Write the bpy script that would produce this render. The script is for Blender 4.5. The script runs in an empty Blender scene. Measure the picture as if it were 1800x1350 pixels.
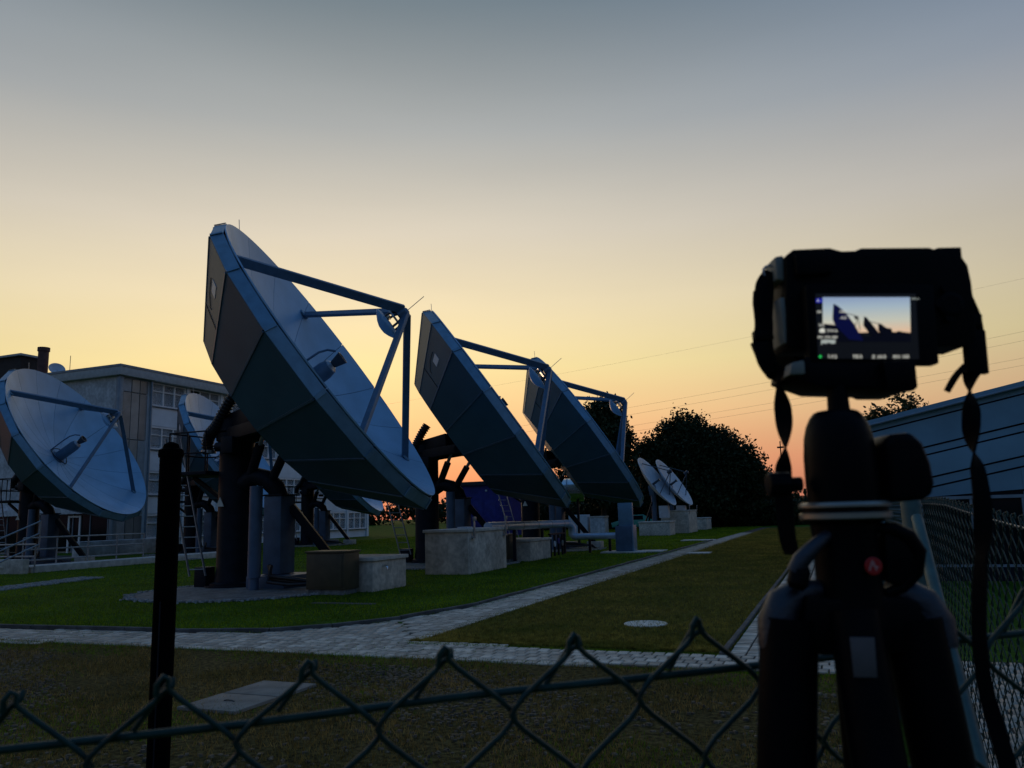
import bpy, bmesh, math, random
import numpy as np
from mathutils import Vector, Matrix
random.seed(7); rng = np.random.default_rng(7)
SC = bpy.context.scene; COL = SC.collection
R = math.radians

# ------------------------------------------------------------------ camera, sky, sun, exposure
cam = bpy.data.cameras.new('phone_view'); camo = bpy.data.objects.new('phone_view', cam); COL.objects.link(camo)
camo.matrix_world = Matrix(((0.92729, 0.085996, 0.364333, 0.0),
                            (0.373329, -0.140817, -0.916949, 0.0),
                            (-0.02755, 0.986294, -0.162683, 1.7), (0, 0, 0, 1)))
cam.sensor_width = 36; cam.lens = 28; cam.clip_start = 0.02; cam.clip_end = 3000
cam.dof.use_dof = True; cam.dof.focus_distance = 19.0; cam.dof.aperture_fstop = 14
SC.camera = camo
SUN_AZ = R(-34)                       # from +Y towards +X
SUN_EL = R(1.2)
world = bpy.data.worlds.new('World'); SC.world = world; world.use_nodes = True
def build_sky():
    nt = world.node_tree; N = nt.nodes; L = nt.links
    for n in list(N): N.remove(n)
    out = N.new('ShaderNodeOutputWorld'); bg = N.new('ShaderNodeBackground'); L.new(bg.outputs[0], out.inputs[0])
    tc = N.new('ShaderNodeTexCoord'); sep = N.new('ShaderNodeSeparateXYZ'); L.new(tc.outputs['Generated'], sep.inputs[0])
    def math_(op, a, b=None):
        n = N.new('ShaderNodeMath'); n.operation = op
        for i, v in enumerate((a, b)):
            if v is None: continue
            if isinstance(v, (int, float)): n.inputs[i].default_value = v
            else: L.new(v, n.inputs[i])
        return n.outputs[0]
    x, y, z = sep.outputs
    el = math_('DIVIDE', math_('ARCSINE', math_('MAXIMUM', z, 0.0)), math.pi/2)
    hl = math_('MAXIMUM', math_('SQRT', math_('ADD', math_('MULTIPLY', x, x), math_('MULTIPLY', y, y))), 0.001)
    cs = math_('DIVIDE', math_('ADD', math_('MULTIPLY', x, math.sin(SUN_AZ)), math_('MULTIPLY', y, math.cos(SUN_AZ))), hl)
    t = math_('POWER', math_('MULTIPLY', math_('ADD', cs, 1.0), 0.5), 3.0)
    def ramp(stops):
        r = N.new('ShaderNodeValToRGB'); r.color_ramp.interpolation = 'LINEAR'
        e = r.color_ramp.elements
        for i, (p, c) in enumerate(stops):
            q = e[i] if i < 2 else e.new(p)
            q.position = p; q.color = tuple((v/255/12.92 if v/255 < .04045 else ((v/255+.055)/1.055)**2.4) for v in c) + (1,)
        L.new(el, r.inputs[0]); return r.outputs[0]
    A = ramp([(0, (222, 128, 100)), (3.5/90, (243, 163, 116)), (7/90, (252, 204, 142)), (10.5/90, (253, 230, 162)), (15/90, (243, 225, 182)),
              (20/90, (222, 211, 189)), (27/90, (172, 174, 171)), (35/90, (118, 131, 138)), (50/90, (82, 112, 144)), (1, (62, 104, 154))])
    B = ramp([(0, (68, 76, 94)), (5/90, (82, 88, 106)), (12/90, (92, 102, 124)), (30/90, (68, 107, 154)), (60/90, (58, 101, 154)), (1, (62, 104, 154))])
    mix = N.new('ShaderNodeMix'); mix.data_type = 'RGBA'
    L.new(t, mix.inputs['Factor']); L.new(B, mix.inputs['A']); L.new(A, mix.inputs['B'])
    # physical dusk sky blended in
    sky = N.new('ShaderNodeTexSky'); sky.sky_type = 'NISHITA'; sky.sun_disc = False
    sky.sun_elevation = SUN_EL; sky.sun_rotation = SUN_AZ; sky.dust_density = 3; sky.ozone_density = 2
    sc = N.new('ShaderNodeVectorMath'); sc.operation = 'SCALE'; L.new(sky.outputs[0], sc.inputs[0]); sc.inputs['Scale'].default_value = 0.03
    # soft veils of thin haze
    mp = N.new('ShaderNodeMapping'); mp.inputs['Scale'].default_value = (1.2, 1.2, 7); L.new(tc.outputs['Generated'], mp.inputs[0])
    no = N.new('ShaderNodeTexNoise'); no.inputs['Scale'].default_value = 1.6; no.inputs['Detail'].default_value = 4; L.new(mp.outputs[0], no.inputs[0])
    mr = N.new('ShaderNodeMapRange'); L.new(no.outputs[0], mr.inputs[0]); mr.inputs[3].default_value = 0.93; mr.inputs[4].default_value = 1.07
    ad = N.new('ShaderNodeVectorMath'); ad.operation = 'ADD'; L.new(mix.outputs['Result'], ad.inputs[0]); L.new(sc.outputs[0], ad.inputs[1])
    ml = N.new('ShaderNodeVectorMath'); ml.operation = 'SCALE'; L.new(ad.outputs[0], ml.inputs[0]); L.new(mr.outputs[0], ml.inputs['Scale'])
    L.new(ml.outputs[0], bg.inputs[0]); bg.inputs[1].default_value = 0.95
build_sky()
sl = bpy.data.lights.new('low_sun', 'SUN'); sl.energy = 0.25; sl.angle = R(4); sl.color = (1, .66, .4)
so = bpy.data.objects.new('low_sun', sl); COL.objects.link(so)
sd = Vector((math.sin(SUN_AZ)*math.cos(SUN_EL), math.cos(SUN_AZ)*math.cos(SUN_EL), math.sin(SUN_EL)))
so.rotation_euler = sd.to_track_quat('Z', 'Y').to_euler()
SC.view_settings.view_transform = 'Standard'; SC.view_settings.look = 'None'
SC.view_settings.exposure = 0; SC.view_settings.gamma = 1
SC.render.engine = 'CYCLES'; SC.cycles.use_denoising = True; SC.cycles.max_bounces = 6

# ------------------------------------------------------------------ materials
def mat(name, col, rough=.6, metal=0., var=.25, scale=3., bump=0., bscale=30., col2=None, spec=.5, emit=None, coords='Object', trans=0., rnd=0., fine=0., fscale=30.):
    m = bpy.data.materials.new(name); m.use_nodes = True
    nt = m.node_tree; N = nt.nodes; L = nt.links; b = N['Principled BSDF']
    b.inputs['Roughness'].default_value = rough; b.inputs['Metallic'].default_value = metal
    b.inputs['Specular IOR Level'].default_value = spec
    tc = N.new('ShaderNodeTexCoord')
    no = N.new('ShaderNodeTexNoise'); no.inputs['Scale'].default_value = scale; no.inputs['Detail'].default_value = 6
    L.new(tc.outputs[coords], no.inputs['Vector'])
    rp = N.new('ShaderNodeValToRGB'); e = rp.color_ramp.elements
    c2 = col2 or tuple(c*(1-var) for c in col); c1 = col if col2 else tuple(min(1, c*(1+var*.6)) for c in col)
    e[0].position = .32; e[0].color = (*c2, 1); e[1].position = .68; e[1].color = (*c1, 1)
    L.new(no.outputs[0], rp.inputs[0]); L.new(rp.outputs[0], b.inputs['Base Color'])
    if fine:                                       # close-grained tonal variation
        fn = N.new('ShaderNodeTexNoise'); fn.inputs['Scale'].default_value = fscale; fn.inputs['Detail'].default_value = 3; L.new(tc.outputs[coords], fn.inputs['Vector'])
        fr = N.new('ShaderNodeMapRange'); fr.inputs[1].default_value = .34; fr.inputs[2].default_value = .66; fr.inputs[3].default_value = 1-fine; fr.inputs[4].default_value = 1+fine*1.2; L.new(fn.outputs[0], fr.inputs[0])
        fh = N.new('ShaderNodeHueSaturation'); L.new(fr.outputs[0], fh.inputs['Value']); L.new(rp.outputs[0], fh.inputs['Color']); L.new(fh.outputs[0], b.inputs['Base Color']); rp = fh
    if rnd:                                        # every piece its own tone
        oi = N.new('ShaderNodeObjectInfo'); mr = N.new('ShaderNodeMapRange'); mr.inputs[3].default_value = 1-rnd; mr.inputs[4].default_value = 1+rnd*.6
        hs = N.new('ShaderNodeHueSaturation'); L.new(oi.outputs['Random'], mr.inputs[0]); L.new(mr.outputs[0], hs.inputs['Value']); L.new(rp.outputs[0], hs.inputs['Color']); L.new(hs.outputs[0], b.inputs['Base Color'])
    if bump:
        n2 = N.new('ShaderNodeTexNoise'); n2.inputs['Scale'].default_value = bscale; n2.inputs['Detail'].default_value = 5
        L.new(tc.outputs[coords], n2.inputs['Vector'])
        bp = N.new('ShaderNodeBump'); bp.inputs['Strength'].default_value = bump; bp.inputs['Distance'].default_value = .02
        L.new(n2.outputs[0], bp.inputs['Height']); L.new(bp.outputs[0], b.inputs['Normal'])
    if trans:
        tr = N.new('ShaderNodeBsdfTranslucent'); L.new(rp.outputs[0], tr.inputs[0]); mx = N.new('ShaderNodeMixShader'); mx.inputs[0].default_value = trans
        L.new(b.outputs[0], mx.inputs[1]); L.new(tr.outputs[0], mx.inputs[2]); L.new(mx.outputs[0], N['Material Output'].inputs[0])
    if emit:
        b.inputs['Emission Color'].default_value = (*emit[0], 1); b.inputs['Emission Strength'].default_value = emit[1]
    return m
M = dict(
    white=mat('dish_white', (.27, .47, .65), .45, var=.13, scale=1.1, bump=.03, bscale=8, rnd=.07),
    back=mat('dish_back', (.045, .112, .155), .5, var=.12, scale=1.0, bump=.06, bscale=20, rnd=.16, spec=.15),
    rim=mat('dish_rim', (.15, .28, .385), .42, .25, var=.15, scale=4, bump=.04, rnd=.12),
    strut=mat('strut_steel', (.088, .155, .235), .45, .2, var=.15, scale=5),
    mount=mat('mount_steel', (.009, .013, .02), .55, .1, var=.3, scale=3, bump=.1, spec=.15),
    pillar=mat('pillar_grey', (.07, .12, .19), .5, .1, var=.2, scale=3, bump=.06),
    rubber=mat('rubber', (.012, .012, .014), .5, var=.3),
    galv=mat('galvanised', (.34, .37, .40), .38, .7, var=.2, scale=8),
    chrome=mat('bright_metal', (.7, .72, .72), .22, .95, var=.1),
    horn=mat('horn_dark', (.05, .06, .075), .4, .4),
    conc=mat('concrete', (.56, .49, .40), .85, var=.3, scale=2.2, bump=.25, bscale=45, fine=0.15, fscale=9),
    conc2=mat('concrete_pale', (.56, .51, .44), .85, var=.25, scale=4, bump=.2, bscale=50),
    pad=mat('pad_concrete', (.15, .155, .15), .9, var=.35, scale=2.0, bump=.3, bscale=40, fine=0.3, fscale=12),
    paver=mat('paver', (.62, .50, .37), .85, var=.35, scale=1.7, bump=.25, bscale=60, coords='Generated', rnd=.25),
    paver2=mat('paver_worn', (.52, .415, .305), .85, var=.35, scale=2.3, bump=.25, bscale=60, rnd=.25),
    paver3=mat('paver_pale', (.70, .58, .44), .85, var=.3, scale=2.0, bump=.25, bscale=60, rnd=.25),
    kerb=mat('kerb', (.10, .095, .085), .9, var=.4, scale=5, bump=.3, rnd=.2),
    sand=mat('joint_sand', (.028, .024, .018), .95, var=.4, scale=14, bump=.3, fine=0.4, fscale=40),
    lawn=mat('lawn_soil', (.055, .115, .009), .95, col2=(.026, .060, .005), spec=.05, scale=.55, bump=.9, bscale=22, fine=0.5, fscale=14),
    dry=mat('dry_soil', (.11, .075, .026), .95, col2=(.050, .040, .012), spec=.05, scale=.9, bump=.9, bscale=26, fine=0.6, fscale=18),
    meadow=mat('meadow_soil', (.10, .085, .018), .95, col2=(.042, .048, .009), spec=.05, scale=.6, bump=.9, bscale=22, fine=0.55, fscale=14),
    blade=mat('grass_blade', (.185, .275, .012), .7, col2=(.075, .145, .009), scale=.7, spec=.05, trans=.45, fine=0.5, fscale=9),
    blade_m=mat('meadow_blade', (.31, .24, .050), .75, col2=(.13, .14, .026), scale=.8, spec=.05, trans=.4, fine=0.55, fscale=9),
    blade_d=mat('dry_blade', (.33, .215, .07), .8, col2=(.13, .11, .03), scale=1.1, spec=.05, trans=.35, fine=0.55, fscale=12),
    stone=mat('verge_stone', (.17, .118, .066), .85, var=.5, scale=1.5, bump=.3, bscale=60, rnd=.45, fine=.7, fscale=22),
    gravel=mat('gravel', (.32, .31, .29), .9, var=.5, scale=9, bump=.4, bscale=50),
    slab=mat('lid_slab', (.25, .215, .17), .9, var=.3, scale=4, bump=.25, bscale=60),
    manhole=mat('manhole', (.78, .70, .58), .7, var=.15, scale=6, bump=.1),
    brown=mat('cabinet_brown', (.060, .046, .022), .55, var=.25, scale=4, bump=.05),
    cabin=mat('cabinet_white', (.52, .56, .60), .5, var=.12, scale=4),
    pipe=mat('pipe_jacket', (.45, .55, .66), .35, .35, var=.15, scale=6),
    wall=mat('render_white', (.82, .84, .86), .85, var=.12, scale=.8, bump=.08),
    wallg=mat('concrete_grey_wall', (.54, .55, .56), .85, var=.3, scale=1.2, bump=.15, bscale=12, fine=0.15, fscale=5),
    fascia=mat('fascia', (.48, .48, .46), .6, var=.15),
    frame=mat('window_frame', (.80, .79, .77), .5, var=.08),
    glass=mat('window_glass', (.008, .010, .014), .06, var=.2, spec=.15),
    panelglass=mat('tower_panel', (.30, .30, .28), .25, .0, var=.25, scale=.8, spec=.6, rnd=.4),
    blind=mat('blind', (.36, .38, .39), .6, var=.15, rnd=.2),
    darkwall=mat('plant_room', (.03, .025, .024), .8, var=.3),
    brickred=mat('flue', (.12, .055, .045), .8, var=.3),
    hall=mat('hall_sheet', (.17, .32, .42), .5, .15, var=.16, scale=.9, bump=.06, bscale=9, rnd=.06),
    halltrim=mat('hall_trim', (.20, .26, .31), .5, .2, var=.15),
    bark=mat('bark', (.045, .035, .026), .9, var=.4, scale=6, bump=.6),
    leaf=mat('leaf', (.030, .048, .016), .65, col2=(.012, .022, .008), scale=.35, spec=.2),
    leaf2=mat('leaf_olive', (.050, .058, .018), .65, col2=(.022, .030, .010), scale=.4, spec=.2),
    wire=mat('power_wire', (.06, .06, .06), .6),
    greenwire=mat('coated_wire', (.010, .040, .032), .38, var=.35, scale=60, bump=.1, bscale=300, spec=.25),
    greenpost=mat('green_post', (.040, .095, .085), .5, var=.3, scale=12, bump=.1),
    blackpost=mat('black_post', (.002, .002, .0022), .9, var=.3, scale=8, spec=.02),
    body=mat('camera_black', (.0018, .0018, .002), .55, var=.3, scale=60, bump=.1, bscale=900, spec=.08),
    strap=mat('strap_black', (.0025, .0022, .003), .85, var=.3, scale=120, bump=.3, bscale=1500, spec=.15),
    tripod=mat('tripod_black', (.0025, .0027, .004), .42, var=.3, scale=40, spec=.06),
    shoulder=mat('tripod_casting', (.020, .025, .036), .4, .2, var=.35, scale=40, bump=.1, bscale=400),
    ringm=mat('pan_ring', (.30, .295, .26), .35, .6, var=.15, scale=50),
    cheek=mat('camera_side_lit', (.20, .20, .17), .6, var=.2, scale=60),  # grey paints in the sky light that catches the black camera's side
    label=mat('leg_label', (.10, .085, .09), .5, var=.15, scale=60),
    red=mat('badge_red', (.42, .006, .008), .4, var=.1),
    badgew=mat('badge_mark', (.55, .30, .28), .5),
    screenoff=mat('screen_glass', (.004, .004, .005), .15),
    blue=mat('shed_blue', (.020, .022, .20), .55, var=.25, scale=2),
    roofd=mat('shed_roof', (.025, .025, .03), .7),
    carg=mat('car_green', (.06, .30, .22), .35, var=.05),
    yellow=mat('triangle_sign', (.62, .60, .52), .5, var=.1),
    tyre=mat('tyre', (.012, .012, .012), .8),
)

# ------------------------------------------------------------------ mesh helpers
class MB:
    def __init__(s): s.v = []; s.f = []
    def add(s, vs, fs):
        o = len(s.v); s.v += [tuple(p) for p in vs]; s.f += [tuple(i+o for i in q) for q in fs]; return s
    def box(s, x0, x1, y0, y1, z0, z1):
        return s.add([(x, y, z) for z in (z0, z1) for y in (y0, y1) for x in (x0, x1)],
                     [(0, 2, 3, 1), (4, 5, 7, 6), (0, 1, 5, 4), (2, 6, 7, 3), (0, 4, 6, 2), (1, 3, 7, 5)])
    def beam(s, a, b, w, h, up=(0, 0, 1)):
        a, b, up = Vector(a), Vector(b), Vector(up); d = (b-a).normalized()
        x = d.cross(up)
        if x.length < 1e-4: x = d.cross(Vector((1, 0, 0)))
        x.normalize(); y = x.cross(d)
        vs = [p + x*(sx*w/2) + y*(sy*h/2) for p in (a, b) for sx, sy in ((-1, -1), (1, -1), (1, 1), (-1, 1))]
        return s.add(vs, [(0, 3, 2, 1), (4, 5, 6, 7), (0, 1, 5, 4), (1, 2, 6, 5), (2, 3, 7, 6), (3, 0, 4, 7)])
    def tube(s, pts, r, n=8, cap=True, scale=(1, 1), up=None):
        P = [Vector(p) for p in pts]; k = len(P); rs = r if isinstance(r, (list, tuple)) else [r]*k
        t0 = (P[1]-P[0]).normalized(); ref = Vector(up) if up else (Vector((0, 0, 1)) if abs(t0.z) < .9 else Vector((1, 0, 0)))
        vs = []; x = None
        for i in range(k):
            t = (P[min(i+1, k-1)] - P[max(i-1, 0)]).normalized()
            x = (ref - t*ref.dot(t)) if x is None else (x - t*x.dot(t))
            x.normalize(); y = t.cross(x)
            for j in range(n):
                a = 2*math.pi*j/n; vs.append(P[i] + x*(math.cos(a)*rs[i]*scale[0]) + y*(math.sin(a)*rs[i]*scale[1]))
        fs = [(i*n+j, i*n+(j+1) % n, (i+1)*n+(j+1) % n, (i+1)*n+j) for i in range(k-1) for j in range(n)]
        if cap: fs += [tuple(range(n-1, -1, -1)), tuple((k-1)*n+j for j in range(n))]
        return s.add(vs, fs)
    def lathe(s, prof, n=24, o=(0, 0, 0), axis=(0, 0, 1), cap=True):
        z = Vector(axis).normalized(); x = z.cross(Vector((0, 0, 1)))
        if x.length < 1e-4: x = Vector((1, 0, 0))
        x.normalize(); y = z.cross(x); o = Vector(o); vs = []
        for r, h in prof:
            for j in range(n):
                a = 2*math.pi*j/n; vs.append(o + z*h + x*(r*math.cos(a)) + y*(r*math.sin(a)))
        k = len(prof)
        fs = [(i*n+j, i*n+(j+1) % n, (i+1)*n+(j+1) % n, (i+1)*n+j) for i in range(k-1) for j in range(n)]
        if cap: fs += [tuple(range(n-1, -1, -1)), tuple((k-1)*n+j for j in range(n))]
        return s.add(vs, fs)
    def prism(s, poly, d0, d1, T):      # poly in (a,b); T(a,b,d) -> point
        n = len(poly)
        vs = [T(a, b, d0) for a, b in poly] + [T(a, b, d1) for a, b in poly]
        return s.add(vs, [tuple(range(n-1, -1, -1)), tuple(range(n, 2*n))] + [(i, (i+1) % n, n+(i+1) % n, n+i) for i in range(n)])
    def slab(s, quad, t):               # quad of points, thickened along -normal
        q = [Vector(p) for p in quad]; nrm = (q[1]-q[0]).cross(q[-1]-q[0]).normalized(); n = len(q)
        return s.add(q + [p - nrm*t for p in q], [tuple(range(n)), tuple(range(2*n-1, n-1, -1))] + [(i, n+i, n+(i+1) % n, (i+1) % n) for i in range(n)])

def mesh(name, mb, m, bev=0, smooth=None, seg=2):
    me = bpy.data.meshes.new(name); me.from_pydata([tuple(v) for v in mb.v], [], mb.f)
    bm = bmesh.new(); bm.from_mesh(me); bmesh.ops.recalc_face_normals(bm, faces=bm.faces)
    if bev:
        es = [e for e in bm.edges if len(e.link_faces) == 2 and e.calc_face_angle(0) > .5]
        bmesh.ops.bevel(bm, geom=es, offset=bev, segments=seg, affect='EDGES', profile=.6, clamp_overlap=True)
    bm.to_mesh(me); bm.free()
    if smooth or bev:
        me.shade_smooth(); me.set_sharp_from_angle(angle=smooth if smooth else .6)
    me.materials.append(M[m]); return me
def link(name, me, parent=None, loc=(0, 0, 0), rz=0):
    o = bpy.data.objects.new(name, me); COL.objects.link(o); o.parent = parent; o.location = loc; o.rotation_euler[2] = rz
    return o
def part(name, mb, m, parent=None, bev=0, smooth=None, loc=(0, 0, 0), rz=0, seg=2):
    return link(name, mesh(name, mb, m, bev, smooth, seg), parent, loc, rz)
def tag(o, label, cat=None, group=None, kind=None):
    if label: o['label'] = label
    if cat: o['category'] = cat
    if group: o['group'] = group
    if kind: o['kind'] = kind
    return o
def thing(name, label, cat, loc=(0, 0, 0), rz=0, group=None):
    o = bpy.data.objects.new(name, None); COL.objects.link(o); o.location = loc; o.rotation_euler[2] = rz; o.empty_display_size = .2
    return tag(o, label, cat, group)
def copy_tree(o, parent=None):
    c = o.copy(); COL.objects.link(c); c.parent = parent
    for ch in list(o.children):
        if ch.name in bpy.data.objects: copy_tree(ch, c)
    return c
def structure(o): o['kind'] = 'structure'; return o
def raw(name, V, F, m, parent=None, kind=None, mats=None):        # big numpy meshes: V (n,3), F (k,m)
    me = bpy.data.meshes.new(name); V = np.asarray(V, np.float32); F = np.asarray(F, np.int32); k, w = F.shape
    me.vertices.add(len(V)); me.vertices.foreach_set('co', V.ravel())
    me.loops.add(k*w); me.loops.foreach_set('vertex_index', F.ravel())
    me.polygons.add(k); me.polygons.foreach_set('loop_start', np.arange(0, k*w, w, dtype=np.int32))
    me.update(calc_edges=True); me.validate()
    for q in (mats or [m]): me.materials.append(M[q])
    o = link(name, me, parent)
    if kind: o['kind'] = kind
    return o
def sheet(name, poly, z, m):
    return structure(raw(name, [(x, y, z) for x, y in poly], [list(range(len(poly)))], m))
def boxes_np(C, S, rz, tilt=0.):        # many boxes: centres (n,3), half sizes (n,3), rotation z
    n = len(C); u = np.array([(x, y, z) for z in (-1, 1) for y in (-1, 1) for x in (-1, 1)], float)
    V = u[None]*S[:, None]
    V[:, 4:, :2] *= .86
    c, s = np.cos(rz)[:, None], np.sin(rz)[:, None]
    X = V[:, :, 0]*c - V[:, :, 1]*s; Y = V[:, :, 0]*s + V[:, :, 1]*c
    V = np.stack([X, Y, V[:, :, 2]], 2) + C[:, None]
    f = np.array([(4, 5, 7, 6), (0, 1, 5, 4), (2, 6, 7, 3), (0, 4, 6, 2), (1, 3, 7, 5)])
    F = f[None] + (np.arange(n)*8)[:, None, None]
    return V.reshape(-1, 3), F.reshape(-1, 4)

# ------------------------------------------------------------------ ground
sheet('ground', [(-700, -300), (700, -300), (700, 900), (-700, 900)], 0, 'lawn')
sheet('verge_ground', [(-26, 1.2), (.28, 1.2), (.28, 8.95), (-26, 8.7)], .005, 'dry')
sheet('meadow_ground', [(-5.62, 10.1), (-1.36, 10.1), (-1.36, 76), (-5.62, 76)], .005, 'meadow')

def region_paths():
    # every paved strip: base sheet + pavers laid in running bond
    def inside(poly, x, y):
        c = False; n = len(poly)
        for i in range(n):
            (x1, y1), (x2, y2) = poly[i], poly[(i+1) % n]
            if (y1 > y) != (y2 > y) and x < (x2-x1)*(y-y1)/(y2-y1)+x1: c = not c
        return c
    variants = []
    for k in range(6):
        mb = MB(); w, d = .0640, .0890
        a, b = .006+random.random()*.004, .006
        mb.add([(-w, -d, -.02), (w, -d, -.02), (w, d, -.02), (-w, d, -.02), (-w, -d, .006), (w, -d, .006), (w, d, .006), (-w, d, .006),
                (-w+a, -d+b, .012), (w-a, -d+b, .012), (w-a, d-b, .012), (-w+a, d-b, .012)],
               [(0, 1, 5, 4), (1, 2, 6, 5), (2, 3, 7, 6), (3, 0, 4, 7), (4, 5, 9, 8), (5, 6, 10, 9), (6, 7, 11, 10), (7, 4, 8, 11), (8, 9, 10, 11)])
        variants.append(mesh('paver', mb, ('paver', 'paver2', 'paver3')[k % 3]))
    def lay(name, poly, along, limit, far):
        base = sheet(name, poly, .006, 'sand')
        xs = [p[0] for p in poly]; ys = [p[1] for p in poly]
        L_, W_ = .146, .200
        dx, dy = (L_, W_) if along == 'x' else (W_, L_)
        cells = []
        nx = int((max(xs)-min(xs))/dx)+2; ny = int((min(max(ys), far)-min(ys))/dy)+2
        for j in range(ny):
            for i in range(nx):
                x = min(xs) + (i+.5)*dx; y = min(ys) + (j+.5)*dy
                if along == 'x': x += (j % 2)*dx*.5
                else: y += (i % 2)*dy*.5
                if inside(poly, x, y): cells.append((x, y))
        cells.sort(key=lambda p: p[0]**2 + p[1]**2 - (50 if -11 < p[0] < 0 else 0))
        for x, y in cells[:limit]:
            o = bpy.data.objects.new('paver', random.choice(variants)); COL.objects.link(o); o.parent = base
            o.location = (x, y, .012+random.uniform(-.004, .004))
            o.rotation_euler = (random.uniform(-.015, .015), random.uniform(-.015, .015), random.uniform(-.02, .02) + (0 if along == 'x' else math.pi/2))
        rest = np.array(cells[limit:])
        if len(rest):
            n = len(rest); C = np.column_stack([rest, .008+rng.uniform(-.003, .004, n)])
            S = np.tile([.0640, .0890, .013], (n, 1)); rz = rng.normal(0, .012, n) + (0 if along == 'x' else math.pi/2)
            V, F = boxes_np(C, S, rz); o = raw('paver_rows', V, F, 'paver', base, 'stuff', ['paver2', 'paver', 'paver3'])
            o.data.polygons.foreach_set('material_index', np.repeat(rng.integers(0, 3, n), 5).astype(np.int32))
        return base
    cross = lay('cross_path', [(-30, 8.72), (-14, 8.76), (-6, 8.93), (.25, 9.1), (.25, 9.86), (-1.35, 9.86), (-5.6, 10.1), (-7.0, 12.1), (-7.6, 11.1), (-8.3, 10.45), (-9.9, 10.12), (-14, 9.95), (-30, 9.9)], 'x', 300, 99)
    long_ = lay('long_path', [(-5.6, 10.12), (-5.56, 76), (-6.5, 76), (-6.5, 14.4), (-6.95, 12.2)], 'y', 280, 60)
    side = lay('side_path', [(-1.33, 9.88), (-.2, 9.88), (-.2, 60), (-1.33, 60)], 'y', 240, 40)
    yard = lay('paved_yard', [(.42, 2.5), (6, 2.5), (6, 10.2), (.42, 10.2)], 'x', 200, 99)
    # edging stones
    def edge(parent, pts, h, w=.07):
        for (a, b) in zip(pts[:-1], pts[1:]):
            L_ = math.hypot(b[0]-a[0], b[1]-a[1]); n = max(1, round(L_/1.0)); ang = math.atan2(b[1]-a[1], b[0]-a[0])
            for i in range(n):
                t = (i+.5)/n; ln = L_/n/2-.006
                o = part('edging_stone', MB().box(-ln, ln, -w/2, w/2, -.05, h), 'kerb', parent, bev=.008, seg=1)
                o.location = (a[0]+(b[0]-a[0])*t, a[1]+(b[1]-a[1])*t, random.uniform(-.006, .006)); o.rotation_euler[2] = ang+random.uniform(-.006, .006)
    edge(long_, [(-6.55, 46), (-6.55, 14.4), (-7.0, 12.2)], .075)
    edge(cross, [(-7.0, 12.2), (-7.65, 11.15), (-8.35, 10.5), (-9.9, 10.17), (-14, 10.0), (-20, 9.96)], .075)
    edge(side, [(-1.39, 9.9), (-1.39, 34)], .05)
region_paths()

def blades(name, n, region, m, h0, h1, w, parent=None, near=None):
    x, y = region(n); n = len(x)
    h = rng.uniform(h0, h1, n); a = rng.uniform(0, 2*math.pi, n); le = rng.uniform(.1, .8, n)*h; la = rng.uniform(0, 2*math.pi, n)
    far = 1 + np.clip((y-12)/22, 0, 2.5); ww = w*rng.uniform(.6, 1.3, n)*far; h = h*(1+.12*(far-1))
    p0 = np.column_stack([x-np.cos(a)*ww, y-np.sin(a)*ww, np.zeros(n)]); p1 = np.column_stack([x+np.cos(a)*ww, y+np.sin(a)*ww, np.zeros(n)])
    p2 = np.column_stack([x+np.cos(la)*le, y+np.sin(la)*le, h])
    V = np.stack([p0, p1, p2], 1).reshape(-1, 3); F = np.arange(3*n).reshape(-1, 3)
    return raw(name, V, F, m, parent, 'stuff')
def clumpy(x, y, s=1.3):
    return np.sin(x*2.1*s+1.3*np.sin(y*1.7*s)) + np.sin(y*2.7*s+1.1*np.sin(x*1.9*s+.5)) + .6*np.sin(x*5.3*s+y*4.1*s)
def reg_verge(n):
    x = rng.uniform(-13, .25, n); y = 4.0 + 5.0*rng.random(n)
    k = clumpy(x, y) + rng.normal(0, .8, n) > -.35; return x[k], y[k]
def reg_green(n):                         # greener tufts inside the verge
    x = rng.uniform(-13, .25, n); y = 4.0+4.9*rng.random(n)
    k = clumpy(x+7, y+3, .6) + rng.normal(0, .5, n) + 1.5*((y > 8.2)) > 1.1; return x[k], y[k]
def reg_meadow(n):
    y = 10.15 + 62*rng.random(n)**2.0; x = rng.uniform(-5.68, -1.34, n); return x, y
def reg_lawn(n):
    y = 9.95 + 70*rng.random(n)**2.0; x = -6.65 - 30*rng.random(n)**1.2
    k = (y > np.where(x > -7, 12.6, np.where(x > -8.4, 11.6+(-7-x)*.2, 10.25))) & ((x+13.8)**2+(y-16.6)**2 > 2.7**2); return x[k], y[k]
tag(blades('verge_grass', 110000, reg_verge, 'blade_d', .015, .065, .005), 'dry brownish grass growing between the verge stones', 'grass')
tag(blades('verge_turf', 60000, reg_green, 'blade', .02, .055, .004), 'greener grass patches in the dry verge', 'grass')
tag(blades('meadow_grass', 150000, reg_meadow, 'blade_m', .02, .06, .005), 'brownish mown grass between the two paved paths', 'grass')
tag(blades('lawn_grass', 260000, reg_lawn, 'blade', .02, .06, .006), 'dark green lawn around the dish antennas', 'grass')

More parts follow.
